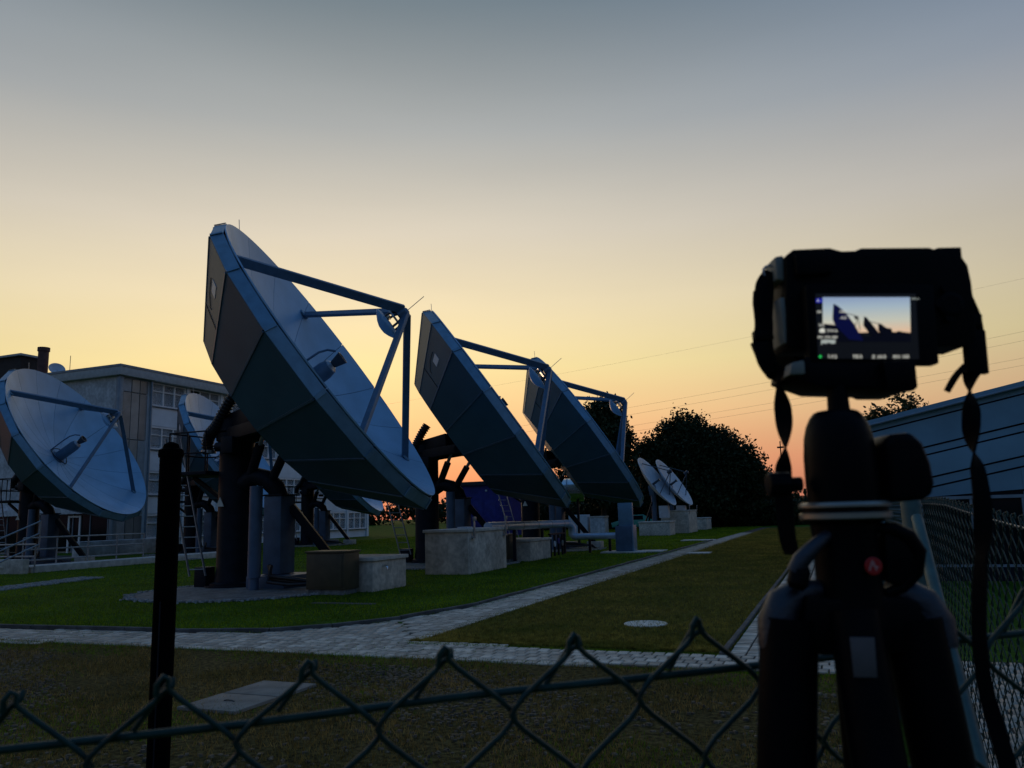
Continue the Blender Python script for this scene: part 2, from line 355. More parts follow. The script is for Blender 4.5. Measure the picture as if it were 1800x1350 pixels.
def reg_weeds(n):
    m = n//4
    x1 = -6.5+np.abs(rng.normal(0, .07, m)); y1 = 14+30*rng.random(m)**1.6
    x2 = rng.uniform(-14, 0, m); y2 = 8.88+.012*(x2+6)+np.abs(rng.normal(0, .07, m))
    x3 = rng.uniform(-5.6, -1.4, m); y3 = 10.0-np.abs(rng.normal(0, .07, m))
    x4 = np.round(rng.uniform(-13, 0, m)/.146)*.146+rng.normal(0, .01, m); y4 = 8.9+np.round(rng.random(m)*6)*.2+rng.normal(0, .012, m)
    k = clumpy(x4, y4, .5) > 1.2
    return np.concatenate([x1, x2, x3, x4[k]]), np.concatenate([y1, y2, y3, y4[k]])
tag(blades('path_weeds', 16000, reg_weeds, 'blade', .015, .05, .004), 'weeds and grass creeping over the edges of the paving', 'grass')
def verge_stones():
    base = bpy.data.objects['verge_ground']
    vs = []
    for k in range(5):
        mb = MB(); n = 6; pts = []
        for j in range(n):
            a = 2*math.pi*j/n + random.uniform(-.25, .25); r = random.uniform(.8, 1.1); pts.append((.055*r*math.cos(a), .042*r*math.sin(a)))
        v = [(x, y, -.02) for x, y in pts] + [(x, y, .012) for x, y in pts] + [(x*.7, y*.7, .020+random.uniform(-.003, .004)) for x, y in pts]
        f = [(i, (i+1) % n, n+(i+1) % n, n+i) for i in range(n)] + [(n+i, n+(i+1) % n, 2*n+(i+1) % n, 2*n+i) for i in range(n)] + [tuple(range(2*n, 3*n))]
        mb.add(v, f); vs.append(mesh('verge_stone', mb, 'stone'))
    cells = []
    for j in range(74):
        for i in range(205):
            x = -12.6 + i*.0625 + random.uniform(-.025, .025); y = 4.3 + j*.058 + random.uniform(-.02, .02)
            if -5.95 < x < -5.05 and 5.95 < y < 7.35: continue
            k = math.sin(x*1.1+1.3*math.sin(y*.9)) + math.sin(y*1.3+x*.7) + random.gauss(0, .5)
            if k < .35 or y > 8.45 or random.random() < .3: continue
            cells.append((x, y))
    cells.sort(key=lambda p: math.hypot(p[0], p[1]) if p[1] > abs(p[0])*.5 else 99)
    for x, y in cells[:300]:
        o = bpy.data.objects.new('verge_stone', random.choice(vs)); COL.objects.link(o); o.parent = base
        s = random.uniform(.3, .6); o.scale = (s, s, 1); o.location = (x, y, random.uniform(-.012, .006)); o.rotation_euler = (random.gauss(0, .05), random.gauss(0, .05), random.uniform(0, 3))
    c = np.array(cells[300:]); n = len(c)
    V, F = boxes_np(np.column_stack([c, rng.uniform(-.004, .010, n)]), np.column_stack([rng.uniform(.012, .03, n), rng.uniform(.012, .024, n), np.full(n, .014)]), rng.uniform(0, 3, n))
    raw('small_stones', V, F, 'stone', base, 'stuff')
verge_stones()

# concrete lids and manhole
t = thing('access_lid', 'rectangular grey concrete lid of two slabs in the dry verge', 'lid', (-5.5, 6.65, 0), R(0))
for k in range(2):
    part('slab', MB().box(-.34, .34, -.30, .30, -.02, .035), 'slab', t, bev=.012, loc=(0, -.31+.625*k, 0), rz=R(0))
part('handle', MB().tube([(-.06, -.3, .037), (-.03, -.3, .045), (.03, -.3, .045), (.06, -.3, .037)], .006, 6), 'kerb', t)
mo = part('manhole_cover', MB().lathe([(.33, -.02), (.33, .018), (.32, .024), (.28, .024), (.275, .020), (.0, .022)], 40, cap=False), 'manhole', loc=(-2.85, 12.42, 0), smooth=.5)
tag(mo, 'pale round manhole cover in the brownish grass', 'manhole')
for (x, y, w, d, lab) in ((-7.5, 34.6, .55, .7, 'pale flat concrete slab beside the long path near the grey pillar'), (-7.4, 46.5, .9, .6, 'pale concrete strip lying in the lawn beyond the grey pillar'), (-5.2, 32.6, .45, .5, 'thin slab in the meadow on the right of the long path'),
                          (-9.6, 14.4, .75, .10, 'sunken concrete edging strip in the lawn near the brown cabinet')):
    o = part('ground_slab', MB().box(-w, w, -d, d, -.02, .05 if y > 20 else .012), 'conc2' if y > 20 else 'kerb', bev=.004, loc=(x, y, 0)); tag(o, lab, 'slab')

# ------------------------------------------------------------------ dish antennas
N16 = 16; RIM = 4.6; RB = 2.59; DB = 1.84; APX = 2.6
az, elv = R(71.5), R(34.8)
dn = Vector((math.sin(az)*math.cos(elv), math.cos(az)*math.cos(elv), math.sin(elv)))
du = Vector((0, 0, 1)).cross(dn).normalized(); dv = dn.cross(du)
DC = Vector((2.95, -.04, 5.70))                    # dish centre over the pedestal foot
def T(a, b, t): return DC + du*a + dv*b + dn*t
def P(r, ang, t): return T(r*math.cos(ang), r*math.sin(ang), t)
DEP = 1.48
def zr(r): return .46 - DEP*(1-(r/RIM)**2)

def make_antenna():
    root = thing('dish_antenna', 'x', 'antenna', (0, 0, 0))
    step = 2*math.pi/N16
    rimr = RIM/1.0
    for k in range(N16):
        a0 = R(112.5) + k*step; a1 = a0 + step; g = .0035
        # reflector petal
        mb = MB(); nr, na = 9, 5; vs = []
        for side in (0, 1):
            for i in range(nr+1):
                r = .36 + (4.41-.36)*i/nr; gg = .008/r
                for j in range(na+1):
                    a = a0+gg + (a1-a0-2*gg)*j/na; vs.append(P(r, a, zr(r) - (.035 if side else 0)))
        W = na+1; S = (nr+1)*W; fs = []
        for i in range(nr):
            for j in range(na):
                q = (i*W+j, i*W+j+1, (i+1)*W+j+1, (i+1)*W+j); fs.append(q); fs.append(tuple(S+p for p in reversed(q)))
        ring = [i*W for i in range(nr+1)] + [nr*W+j for j in range(1, W)] + [i*W+na for i in range(nr-1, -1, -1)] + [j for j in range(na-1, 0, -1)]
        fs += [(ring[i], ring[(i+1) % len(ring)], S+ring[(i+1) % len(ring)], S+ring[i]) for i in range(len(ring))]
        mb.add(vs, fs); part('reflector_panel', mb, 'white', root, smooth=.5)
        # rim fascia panel
        q = [P(rimr, a0+g, 0), P(rimr, a1-g, 0), P(rimr-.13, a1-g, .28), P(rimr-.13, a0+g, .28)]
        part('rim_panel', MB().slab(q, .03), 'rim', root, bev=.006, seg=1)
        # splice plate over the rim joint
        e = Vector(P(rimr+.012, a0, .01)); f_ = Vector(P(rimr-.105, a0, .275)); out = (Vector(P(1, a0, 0))-T(0, 0, 0)).normalized(); tg = dn.cross(out)
        part('splice_plate', MB().beam(e, f_, .10, .022, up=out), 'rim', root)
        # back cladding panel
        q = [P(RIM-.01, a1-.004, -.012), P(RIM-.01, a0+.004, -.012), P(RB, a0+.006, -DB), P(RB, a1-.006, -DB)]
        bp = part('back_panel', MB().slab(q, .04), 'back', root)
        # covering strip along the panel joint
        aa, bb = Vector(P(RIM-.02, a0, -.03)), Vector(P(RB+.01, a0, -DB+.01))
        part('joint_strip', MB().beam(aa, bb, .055, .035, up=out), 'strut', root)
        if k == 1:
            qq = [Vector(p) for p in q]; nrm = (qq[1]-qq[0]).cross(qq[3]-qq[0]).normalized()
            def at(s_, t_): return (qq[0]*(1-s_)+qq[1]*s_)*(1-t_) + (qq[3]*(1-s_)+qq[2]*s_)*t_ + nrm*.012
            hp = part('hatch', MB().slab([at(.36, .28), at(.60, .28), at(.60, .40), at(.36, .40)], .012), 'cabin', bp)
            pl = [at(.72, .30), at(.74, .44), at(.60, .56), at(.5, .55)]
            part('hatch_cable', MB().tube(pl, .009, 5), 'rubber', bp)
            part('panel_seam', MB().beam(at(.02, .62), at(.98, .62), .02, .012, up=nrm), 'mount', bp)
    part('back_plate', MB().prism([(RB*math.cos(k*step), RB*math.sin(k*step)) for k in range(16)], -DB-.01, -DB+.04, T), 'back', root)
    part('hub_ring', MB().lathe([(.42, -1.22), (.42, -1.1), (.36, -1.06)], 32, DC, dn), 'white', root, smooth=.5)
    # feed supports
    for sa, w, h in ((135, .12, .24), (45, .11, .17), (-45, .13, .18), (-135, .11, .17)):
        a = R(sa); st = part('feed_strut', MB().beam(P(3.88, a, zr(3.88)-.02), P(.10, a, APX), w, h, up=dn), 'strut', root, bev=.008, seg=1)
        part('strut_foot', MB().lathe([(.17, 0), (.17, .04), (.1, .06)], 16, P(3.88, a, zr(3.88)), dn), 'rim', st)
    part('apex_block', MB().lathe([(.09, -.22), (.17, -.2), (.17, .03), (.06, .1)], 12, T(0, 0, APX), dn), 'strut', root, bev=.01)
    # subreflector with its adjusters
    sub = part('subreflector', MB().lathe([(.0, -.16), (.12, -.15), (.26, -.10), (.40, -.02), (.50, .06), (.50, .10), (.36, .14), (.0, .16)], 32, T(0, 0, 1.96), dn, cap=False), 'white', root, smooth=.7)
    for k in range(4):
        a = R(45+90*k); part('adjuster', MB().tube([P(.26, a, 2.08), P(.24, a, 2.3), P(.12, a, 2.46)], .035, 6), 'horn', sub)
    part('adjuster_plate', MB().lathe([(.30, 0), (.30, .05)], 12, T(0, 0, 2.26), dn), 'galv', sub)
    part('adjuster_motor', MB().beam(T(-.18, .14, 2.14), T(.18, .2, 2.14), .12, .1), 'chrome', sub, bev=.01)
    # feed horn in the middle of the bowl
    hz = zr(.2)
    fh_ = part('feed_housing', MB().lathe([(.30, hz-.1), (.30, hz+.06), (.245, hz+.08), (.245, -.05), (.20, .12), (.10, .2)], 28, DC, dn), 'strut', root, smooth=.5)
    part('feed_horn', MB().lathe([(.085, .18), (.11, .24), (.175, .50), (.18, .54), (.15, .54), (.08, .3)], 24, DC, dn), 'horn', fh_, smooth=.5)
    part('horn_flange', MB().lathe([(.20, .08), (.21, .13), (.13, .2)], 24, DC, dn), 'galv', fh_, smooth=.5)
    part('waveguide', MB().tube([T(-.35, .38, hz+.05), T(-.30, .42, -.25), T(-.26, .42, .12), T(-.18, .36, .34), T(-.06, .24, .48)], .032, 8), 'strut', root, smooth=1)
    part('base_loop', MB().tube([P(.46, R(x), hz+.12+.05*math.sin(R(x*2))) for x in range(0, 361, 20)], .022, 6), 'rubber', root, smooth=1)
    # lightning rods
    part('lightning_rod', MB().tube([P(4.45, R(97), .3), P(4.45, R(97), .3)+Vector((-.02, 0, .32))], .010, 5), 'galv', root)
    part('lightning_rod', MB().tube([T(0, 0, APX+.05), T(0, 0, APX+.05)+Vector((.42, .2, .40))], .010, 5), 'galv', root)
    # ---- mount
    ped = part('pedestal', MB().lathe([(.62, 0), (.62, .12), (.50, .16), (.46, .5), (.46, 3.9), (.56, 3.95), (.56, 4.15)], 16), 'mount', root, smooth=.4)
    part('base_flange', MB().lathe([(.74, 0), (.74, .07)], 24), 'mount', ped)
    part('azimuth_head', MB().lathe([(.5, 4.16), (.55, 4.2), (.55, 4.5), (.4, 4.62)], 20), 'mount', root, smooth=.5)
    hubp = T(0, 0, -DB)
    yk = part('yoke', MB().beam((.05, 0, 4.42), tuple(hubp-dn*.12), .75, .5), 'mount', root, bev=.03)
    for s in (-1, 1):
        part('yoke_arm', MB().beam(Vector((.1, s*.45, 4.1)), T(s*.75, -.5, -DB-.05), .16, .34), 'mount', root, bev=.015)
        part('trunnion', MB().lathe([(.16, -.12), (.16, .12)], 14, T(s*.75, -.5, -DB-.1), du), 'mount', root)
    # lower elbow, jack arms and second pillar
    part('elbow', MB().tube([(.35, -.1, 2.75), (.75, -.12, 2.95), (1.1, -.1, 2.85), (1.36, -.02, 2.6), (1.44, .05, 2.3)], .25, 12), 'mount', root, smooth=.8)
    part('second_pillar', MB().box(1.16, 1.72, -.26, .36, .35, 2.38), 'pillar', root, bev=.025)
    part('pillar_cap', MB().box(1.12, 1.76, -.30, .40, 2.385, 2.43), 'mount', root, bev=.01)
    for a, b, r in (((.62, -.2, 2.85), (1.15, -.45, 3.75), .13), ((1.25, -.1, 2.75), (1.9, -.35, 3.55), .12)):
        ja = part('jack_arm', MB().tube([a, b], r, 12), 'mount', root, smooth=.8)
        part('jack_rod', MB().tube([b, tuple(Vector(b)+(Vector(b)-Vector(a))*.45)], r*.5, 10), 'galv', ja, smooth=.8)
    part('standpipe', MB().tube([(1.52, -1.02, .0), (1.52, -1.02, .32)], .125, 14), 'pillar', root, smooth=.8)
    part('standpipe_shaft', MB().tube([(1.52, -1.02, .32), (1.5, -.98, 2.62)], .165, 16), 'pillar', root, smooth=.8)
    part('brace_leg', MB().beam((1.7, .2, 2.1), (3.05, .75, .25), .2, .22), 'mount', root, bev=.015)
    part('brace_foot', MB().box(2.75, 3.45, .45, 1.05, 0, .32), 'conc2', root, bev=.02)
    part('rear_leg', MB().beam((-.2, .25, 2.2), (-.55, 1.5, .1), .16, .18), 'mount', root, bev=.012)
    part('foundation_block', MB().box(1.0, 2.2, -.7, .75, 0, .34), 'pillar', root, bev=.03)
    part('junction_box', MB().box(-.95, -.55, -.45, -.1, 0, .55), 'mount', root, bev=.015)
    # service platform with railing and ladder
    pf = part('platform', MB().box(-1.75, -.4, -.75, .75, 3.02, 3.12), 'mount', root, bev=.01)
    part('platform_bracket', MB().beam((-1.5, 0, 3.0), (-.44, 0, 2.35), .1, .1), 'mount', pf)
    rl = part('railing', MB(), 'mount', root) if False else None
    for z in (3.62, 4.2):
        part('rail', MB().tube([(-.42, -.73, z), (-1.72, -.73, z), (-1.72, .73, z), (-.42, .73, z)], .022, 6), 'mount', root)
    for x, y in ((-.44, -.73), (-1.08, -.73), (-1.72, -.73), (-1.72, 0), (-1.72, .73), (-.44, .73)):
        part('rail_post', MB().tube([(x, y, 3.1), (x, y, 4.2)], .022, 6), 'mount', root)
    a, b = Vector((-1.45, -.74, 3.15)), Vector((-.50, -.80, .35)); sd_ = Vector((.16, .1, 0)).normalized()*.2
    for s in (-1, 1):
        part('ladder_rail', MB().beam(a+sd_*s+Vector((-.14, 0, .9)), b+sd_*s, .05, .03), 'galv', root)
    for k in range(10):
        p = a.lerp(b, (k+.4)/10); part('rung', MB().tube([p-sd_, p+sd_], .016, 6), 'galv', root)
    # corrugated cable hose
    ctrl = [Vector(p) for p in ((.22, -.35, 5.25), (.05, -.45, 4.95), (-.12, -.5, 4.62), (-.3, -.5, 4.34), (-.55, -.45, 4.15), (-.68, -.4, 3.9), (-.66, -.35, 3.6))]
    pts = []; rs = []
    for i in range(len(ctrl)-1):
        p0, p1, p2, p3 = ctrl[max(i-1, 0)], ctrl[i], ctrl[i+1], ctrl[min(i+2, len(ctrl)-1)]
        for k in range(12):
            s = k/12; pts.append(.5*((2*p1)+(p2-p0)*s+(2*p0-5*p1+4*p2-p3)*s*s+(3*p1-p0-3*p2+p3)*s**3)); rs.append(.17 if len(pts) % 3 else .125)
    part('cable_hose', MB().tube(pts, rs, 12), 'rubber', root, smooth=.3)
    # clutter on the mount
    part('drive_motor', MB().lathe([(.13, 0), (.13, .42), (.08, .5)], 14, (-.15, -.62, 3.75), (1, 0, 0)), 'mount', root, smooth=.5)
    part('gear_box', MB().box(.1, .5, -.78, -.42, 3.55, 4.0), 'mount', root, bev=.03)
    part('hose_clamp', MB().lathe([(.2, -.04), (.2, .04)], 14, (-.67, -.37, 3.66), (0, 0, 1)), 'galv', root)
    for k, (y0, z0) in enumerate(((-.55, .22), (-.62, .3), (-.7, .16))):
        part('ground_cable', MB().tube([(1.6+.1*k, y0, .6), (1.9, y0-.25, z0+.05), (2.6, y0-.3, z0), (3.2+.1*k, y0-.1, .2), (3.5, y0+.05, .05)], .045, 7), 'rubber', root, smooth=1)
    part('warning_sign', MB().prism([(-.14, 0), (.14, 0), (0, .25)], 0, .015, lambda x, z, d: (.46*math.sin(R(-18))+x*.95+.05, -.5-d, 2.15+z)), 'yellow', root)
    return root

ant0 = make_antenna()
ANT = [((-15.30, 17.70), 'nearest and largest dish antenna, side on, with railed platform and ladder'),
       ((-14.74, 27.80), 'second large dish antenna of the right-hand row, just right of the nearest one'),
       ((-14.36, 38.20), 'third large dish antenna of the right-hand row, in front of the trees'),
       ((-37.40, 28.36), 'large dish at the left edge, its pale bowl and feed horn turned towards us'),
       ((-36.30, 38.20), 'pale dish half hidden behind the nearest dish, in front of the office building'),
       ((-35.50, 48.60), 'far dish of the left row, only its lower tip seen below the nearest dish')]
for i, ((x, y), lab) in enumerate(ANT):
    o = ant0 if i == 0 else copy_tree(ant0)
    o.location = (x, y, 0); tag(o, lab, 'antenna', 'large dish antennas in two rows')
# gravel-edged foundation pads
for i, ((x, y), lab) in enumerate(ANT):
    cx, cy = x+1.3, y-1.1
    pad = structure(part('foundation_pad', MB().lathe([(2.62, -.05), (2.62, .022), (2.55, .03), (0, .03)], 48, cap=False), 'pad', loc=(cx, cy, 0)))
    n = 1500 if i < 2 else 300
    a = rng.uniform(0, 2*math.pi, n); r = 2.55 + np.abs(rng.normal(0, .09, n))
    V, F = boxes_np(np.column_stack([r*np.cos(a), r*np.sin(a), rng.uniform(.01, .045, n)]), np.column_stack([rng.uniform(.012, .035, n), rng.uniform(.012, .03, n), rng.uniform(.01, .02, n)]), rng.uniform(0, 3, n))
    raw('gravel_edge', V, F, 'gravel', pad, 'stuff')

# ------------------------------------------------------------------ concrete boxes, cabinets, pipes in the right-hand row
def conc_box(name, label, x0, x1, y0, y1, h, m='conc', bracket=False, tap=False, group=None):
    t = thing(name, label, 'concrete box', ((x0+x1)/2, (y0+y1)/2, 0), group=group); w, d = (x1-x0)/2, (y1-y0)/2
    part('base_wall', MB().box(-w, w, -d, d, -.05, h-.09), m, t, bev=.02)
    part('cover_slab', MB().box(-w-.05, w+.05, -d-.05, d+.05, h-.088, h), 'conc2', t, bev=.015)
    if bracket:
        for y in (-d+.32, d-.18):
            b = part('bracket', MB().box(w+.055, w+.085, y-.05, y+.05, h-.22, h+.30), 'galv', t, bev=.004)
            part('bracket_head', MB().box(w+.05, w+.12, y-.07, y+.07, h+.24, h+.36), 'galv', b, bev=.01)
            part('bracket_foot', MB().box(w+.002, w+.10, y-.11, y+.06, h-.28, h-.225), 'galv', b)
        part('cover_plate', MB().box(-.25, .1, -.2, .2, h+.004, h+.05), 'cabin', t)
    if tap:
        tp = part('tap', MB().tube([(w, -.35, h-.22), (w+.09, -.35, h-.22), (w+.14, -.35, h-.25), (w+.14, -.35, h-.31)], .028, 8), 'chrome', t, smooth=.8)
    return t
conc_box('concrete_box', 'low pale concrete box with a tap beside the nearest brown cabinet', -12.05, -10.35, 16.75, 18.35, .80, tap=True)
conc_box('concrete_box', 'big concrete box with two upright metal brackets beneath the second dish', -11.75, -10.30, 22.0, 25.0, 1.33, bracket=True)
conc_box('concrete_box', 'small concrete box beside the farther brown cabinet', -12.2, -10.7, 28.3, 30.6, .80)
conc_box('concrete_box', 'far low concrete box in front of the two small white dishes', -13.2, -11.0, 57.0, 59.0, 1.0)
conc_box('concrete_box', 'far tall concrete box with brackets beside the small white dishes', -12.6, -10.5, 62.0, 66.0, 1.75, bracket=True)
conc_box('concrete_box', 'farthest small concrete box at the end of the row', -12.3, -10.6, 71.5, 74.5, 1.05, tap=True)
for x, y, w, h, lab in ((-11.15, 16.28, .52, .95, 'brown metal cabinet standing before the nearest concrete box'), (-11.75, 27.95, .50, .98, 'brown metal cabinet under the second dish, left of the pipe')):
    t = thing('brown_cabinet', lab, 'cabinet', (x, y, 0), group='brown metal cabinets')
    part('case', MB().box(-w, w, -.32, .32, .12, h), 'brown', t, bev=.012)
    part('lid', MB().box(-w-.03, w+.03, -.35, .35, h+.002, h+.045), 'brown', t, bev=.01)
    part('door', MB().box(-w+.05, w-.05, -.335, -.322, .18, h-.05), 'brown', t, bev=.004)
    part('plinth', MB().box(-w+.04, w-.04, -.28, .28, -.02, .119), 'pad', t)
t = thing('insulated_pipe', 'silver insulated pipe running from the big concrete box to the grey pillar', 'pipe', (-11, 30, 0))
part('pipe_run', MB().tube([(0, -4.9, 1.34), (0, 3.7, 1.28)], .155, 16), 'pipe', t, smooth=.8)
part('elbow', MB().tube([(0, 3.7, 1.28), (.07, 3.95, 1.24), (.12, 4.06, 1.1), (.12, 4.08, .8), (.2, 4.08, .72), (.35, 4.08, .70)], .165, 16), 'pipe', t, smooth=.8)
part('pipe_run', MB().tube([(.35, 4.08, .70), (2.3, 4.08, .72)], .14, 16), 'pipe', t, smooth=.8)
for y in (-2.5, .5, 3.3):
    part('pipe_stand', MB().box(-.05, .05, y-.05, y+.05, 0, 1.2), 'mount', t)
for x in (.9, 1.8):
    part('pipe_stand', MB().box(x-.05, x+.05, 4.03, 4.13, 0, .6), 'mount', t)
for y in (-3.4, -1.8, -.2, 1.4, 3.0): part('pipe_band', MB().lathe([(.162, -.03), (.162, .03)], 18, (0, y, 1.34-.007*(y+4.9)), (0, 1, -.007)), 'galv', t)
t = thing('valve_rack', 'low rack of valves and cables below the silver pipe', 'rack', (-10.95, 32.2, 0))
for k in range(4): part('valve_post', MB().box(-.04, .04, -.9+.5*k, -.84+.5*k, 0, .85), 'mount', t)
part('valve_bar', MB().box(-.06, .06, -1.0, .9, .86, .92), 'mount', t)
for k in range(3): part('valve_wheel', MB().lathe([(.12, 0), (.12, .03)], 14, (.08, -.6+.5*k, .5+.1*(k % 2)), (1, 0, 0)), ('cabin', 'blue', 'galv')[k], t)
t = thing('grey_pillar', 'pale grey steel pillar with a low enclosure beside the long path', 'pillar', (-8.45, 34.1, 0))
part('post', MB().box(-.31, .31, -.1, .1, 1.1, 2.1), 'rim', t, bev=.01)
part('enclosure', MB().box(-.42, .30, -.3, .3, .06, 1.12), 'pillar', t, bev=.02)
part('enclosure_panel', MB().box(.31, .36, -.34, .34, .05, 1.16), 'rim', t, bev=.008)
part('base_slab', MB().box(-1.0, .9, -.7, .7, -.02, .06), 'conc2', t, bev=.01)
t = thing('white_cabinet', 'white equipment cabinet standing far behind the silver pipe', 'cabinet', (-19.2, 62.2, 0))
part('case', MB().box(-.8, .75, -.4, .4, .05, 1.6), 'cabin', t, bev=.02); part('door', MB().box(-.74, -.02, -.415, -.402, .12, 1.54), 'cabin', t); part('door', MB().box(.02, .69, -.415, -.402, .12, 1.54), 'cabin', t)
part('plinth', MB().box(-.75, .7, -.36, .36, -.02, .048), 'pad', t)
conc_box('concrete_box', 'narrow grey concrete box beside the white equipment cabinet', -18.3, -17.1, 62.0, 63.2, 1.45, m='wallg')
t = thing('vent_duct', 'shiny silver ventilation duct below the tip of the second dish', 'duct', (-14.6, 44.5, 0))
part('duct', MB().lathe([(.0, -1.0), (.62, -1.0), (.66, -.96), (.66, .9), (.62, .96), (0, .96)], 28, (.2, 0, 3.05), (1, .25, 0), cap=False), 'chrome', t, smooth=.5)
part('duct_band', MB().lathe([(.68, -.04), (.68, .04)], 28, (.2, 0, 3.05), (1, .25, 0)), 'galv', t)
for x in (-.5, .8): part('leg', MB().box(x-.06, x+.06, -.06, .06, 0, 2.5), 'mount', t)

# small dishes
def small_dish(x, y, label):
    t = thing('small_dish', label, 'antenna', (x, y, 0), group='pair of small white dishes')
    c = Vector((.35, 0, 3.95)); a, e = R(94), R(34)
    n = Vector((math.sin(a)*math.cos(e), math.cos(a)*math.cos(e), math.sin(e))); u = Vector((0, 0, 1)).cross(n).normalized(); v = n.cross(u); rr = 2.15
    part('reflector', MB().lathe([(.05, -.46)] + [(rr*k/10, -.5+.5*(k/10)**2) for k in range(1, 11)] + [(rr+.05, .0), (rr+.05, -.06), (rr, -.08)] + [(rr*k/8, -.58+.5*(k/8)**2) for k in range(7, 0, -1)] + [(.05, -.56)], 40, c, n, cap=False), 'cabin', t, smooth=.6)
    for s in (-40, 90, 220):
        p = c + u*(1.75*math.cos(R(s))) + v*(1.75*math.sin(R(s))) - n*.15
        part('feed_strut', MB().tube([p, c+n*1.25], .035, 6), 'horn', t)
    part('feed', MB().lathe([(.14, 1.0), (.16, 1.3), (.05, 1.38)], 14, c, n), 'horn', t)
    part('horn', MB().lathe([(.10, -.45), (.08, .1), (.13, .22)], 12, c, n), 'horn', t)
    part('mast', MB().lathe([(.3, 0), (.3, .1), (.2, .15), (.2, 3.0)], 14), 'pillar', t)
    part('yoke', MB().beam((0, 0, 2.9), c-n*.55, .5, .4), 'pillar', t, bev=.02)
    for s in (-1, 1): part('leg', MB().beam((-.1, s*.15, 2.4), (-.9, s*.8, 0), .1, .1), 'mount', t)
    part('box', MB().box(.4, 1.1, -.3, .3, 1.2, 2.1), 'cabin', t, bev=.02)
small_dish(-12.7, 60.2, 'left one of the two small white dishes by the trees')
small_dish(-12.0, 63.4, 'right one of the two small white dishes, partly behind the other')

# blue shed, car
t = thing('blue_shed', 'dark blue shed with flat roof seen beneath the second dish', 'shed', (-28.2, 64, 0))
part('wall', MB().box(-2.5, 2.5, -2, 2, 0, 4.3), 'blue', t); part('roof', MB().box(-2.8, 3.4, -2.3, 2.3, 4.302, 4.6), 'roofd', t)
for x in (-1.6, -.4, .8): part('door', MB().box(x, x+1.0, -2.03, -2.004, .1, 3.0), 'blue', t, bev=.005)
part('light', MB().box(.9, 1.05, -2.1, -2.004, 3.75, 3.9), 'cabin', t)
def car():
    t = thing('parked_car', 'pale green car parked by the trees behind the grey pillar', 'car', (-17.6, 74, 0), R(10))
    body = [(-2.0, .35), (-2.0, .75), (-1.5, .9), (-.9, 1.0), (-.4, 1.42), (.9, 1.45), (1.6, 1.0), (2.0, .9), (2.05, .35)]
    part('body', MB().prism(body, -.82, .82, lambda a, b, d: (a, d, b)), 'carg', t, bev=.06)
    part('windscreen', MB().slab([(-.93, -.66, 1.03), (-.93, .66, 1.03), (-.45, .62, 1.41), (-.45, -.62, 1.41)], -.012), 'cabin', t)
    part('side_window', MB().box(-.35, .9, -.835, -.822, 1.0, 1.36), 'glass', t)
    for x in (-1.25, 1.3):
        for y in (-.78, .78):
            w = part('wheel', MB().lathe([(.31, -.1), (.31, .1)], 18, (x, y, .31), (0, 1, 0)), 'tyre', t, smooth=.5)
            part('rim', MB().lathe([(.18, -.11), (.18, .11)], 12, (x, y, .31), (0, 1, 0)), 'galv', w)
    for y in (-.6, .6): part('headlight', MB().box(-2.02, -1.96, y-.15, y+.15, .62, .76), 'cabin', t, bev=.01)
car()

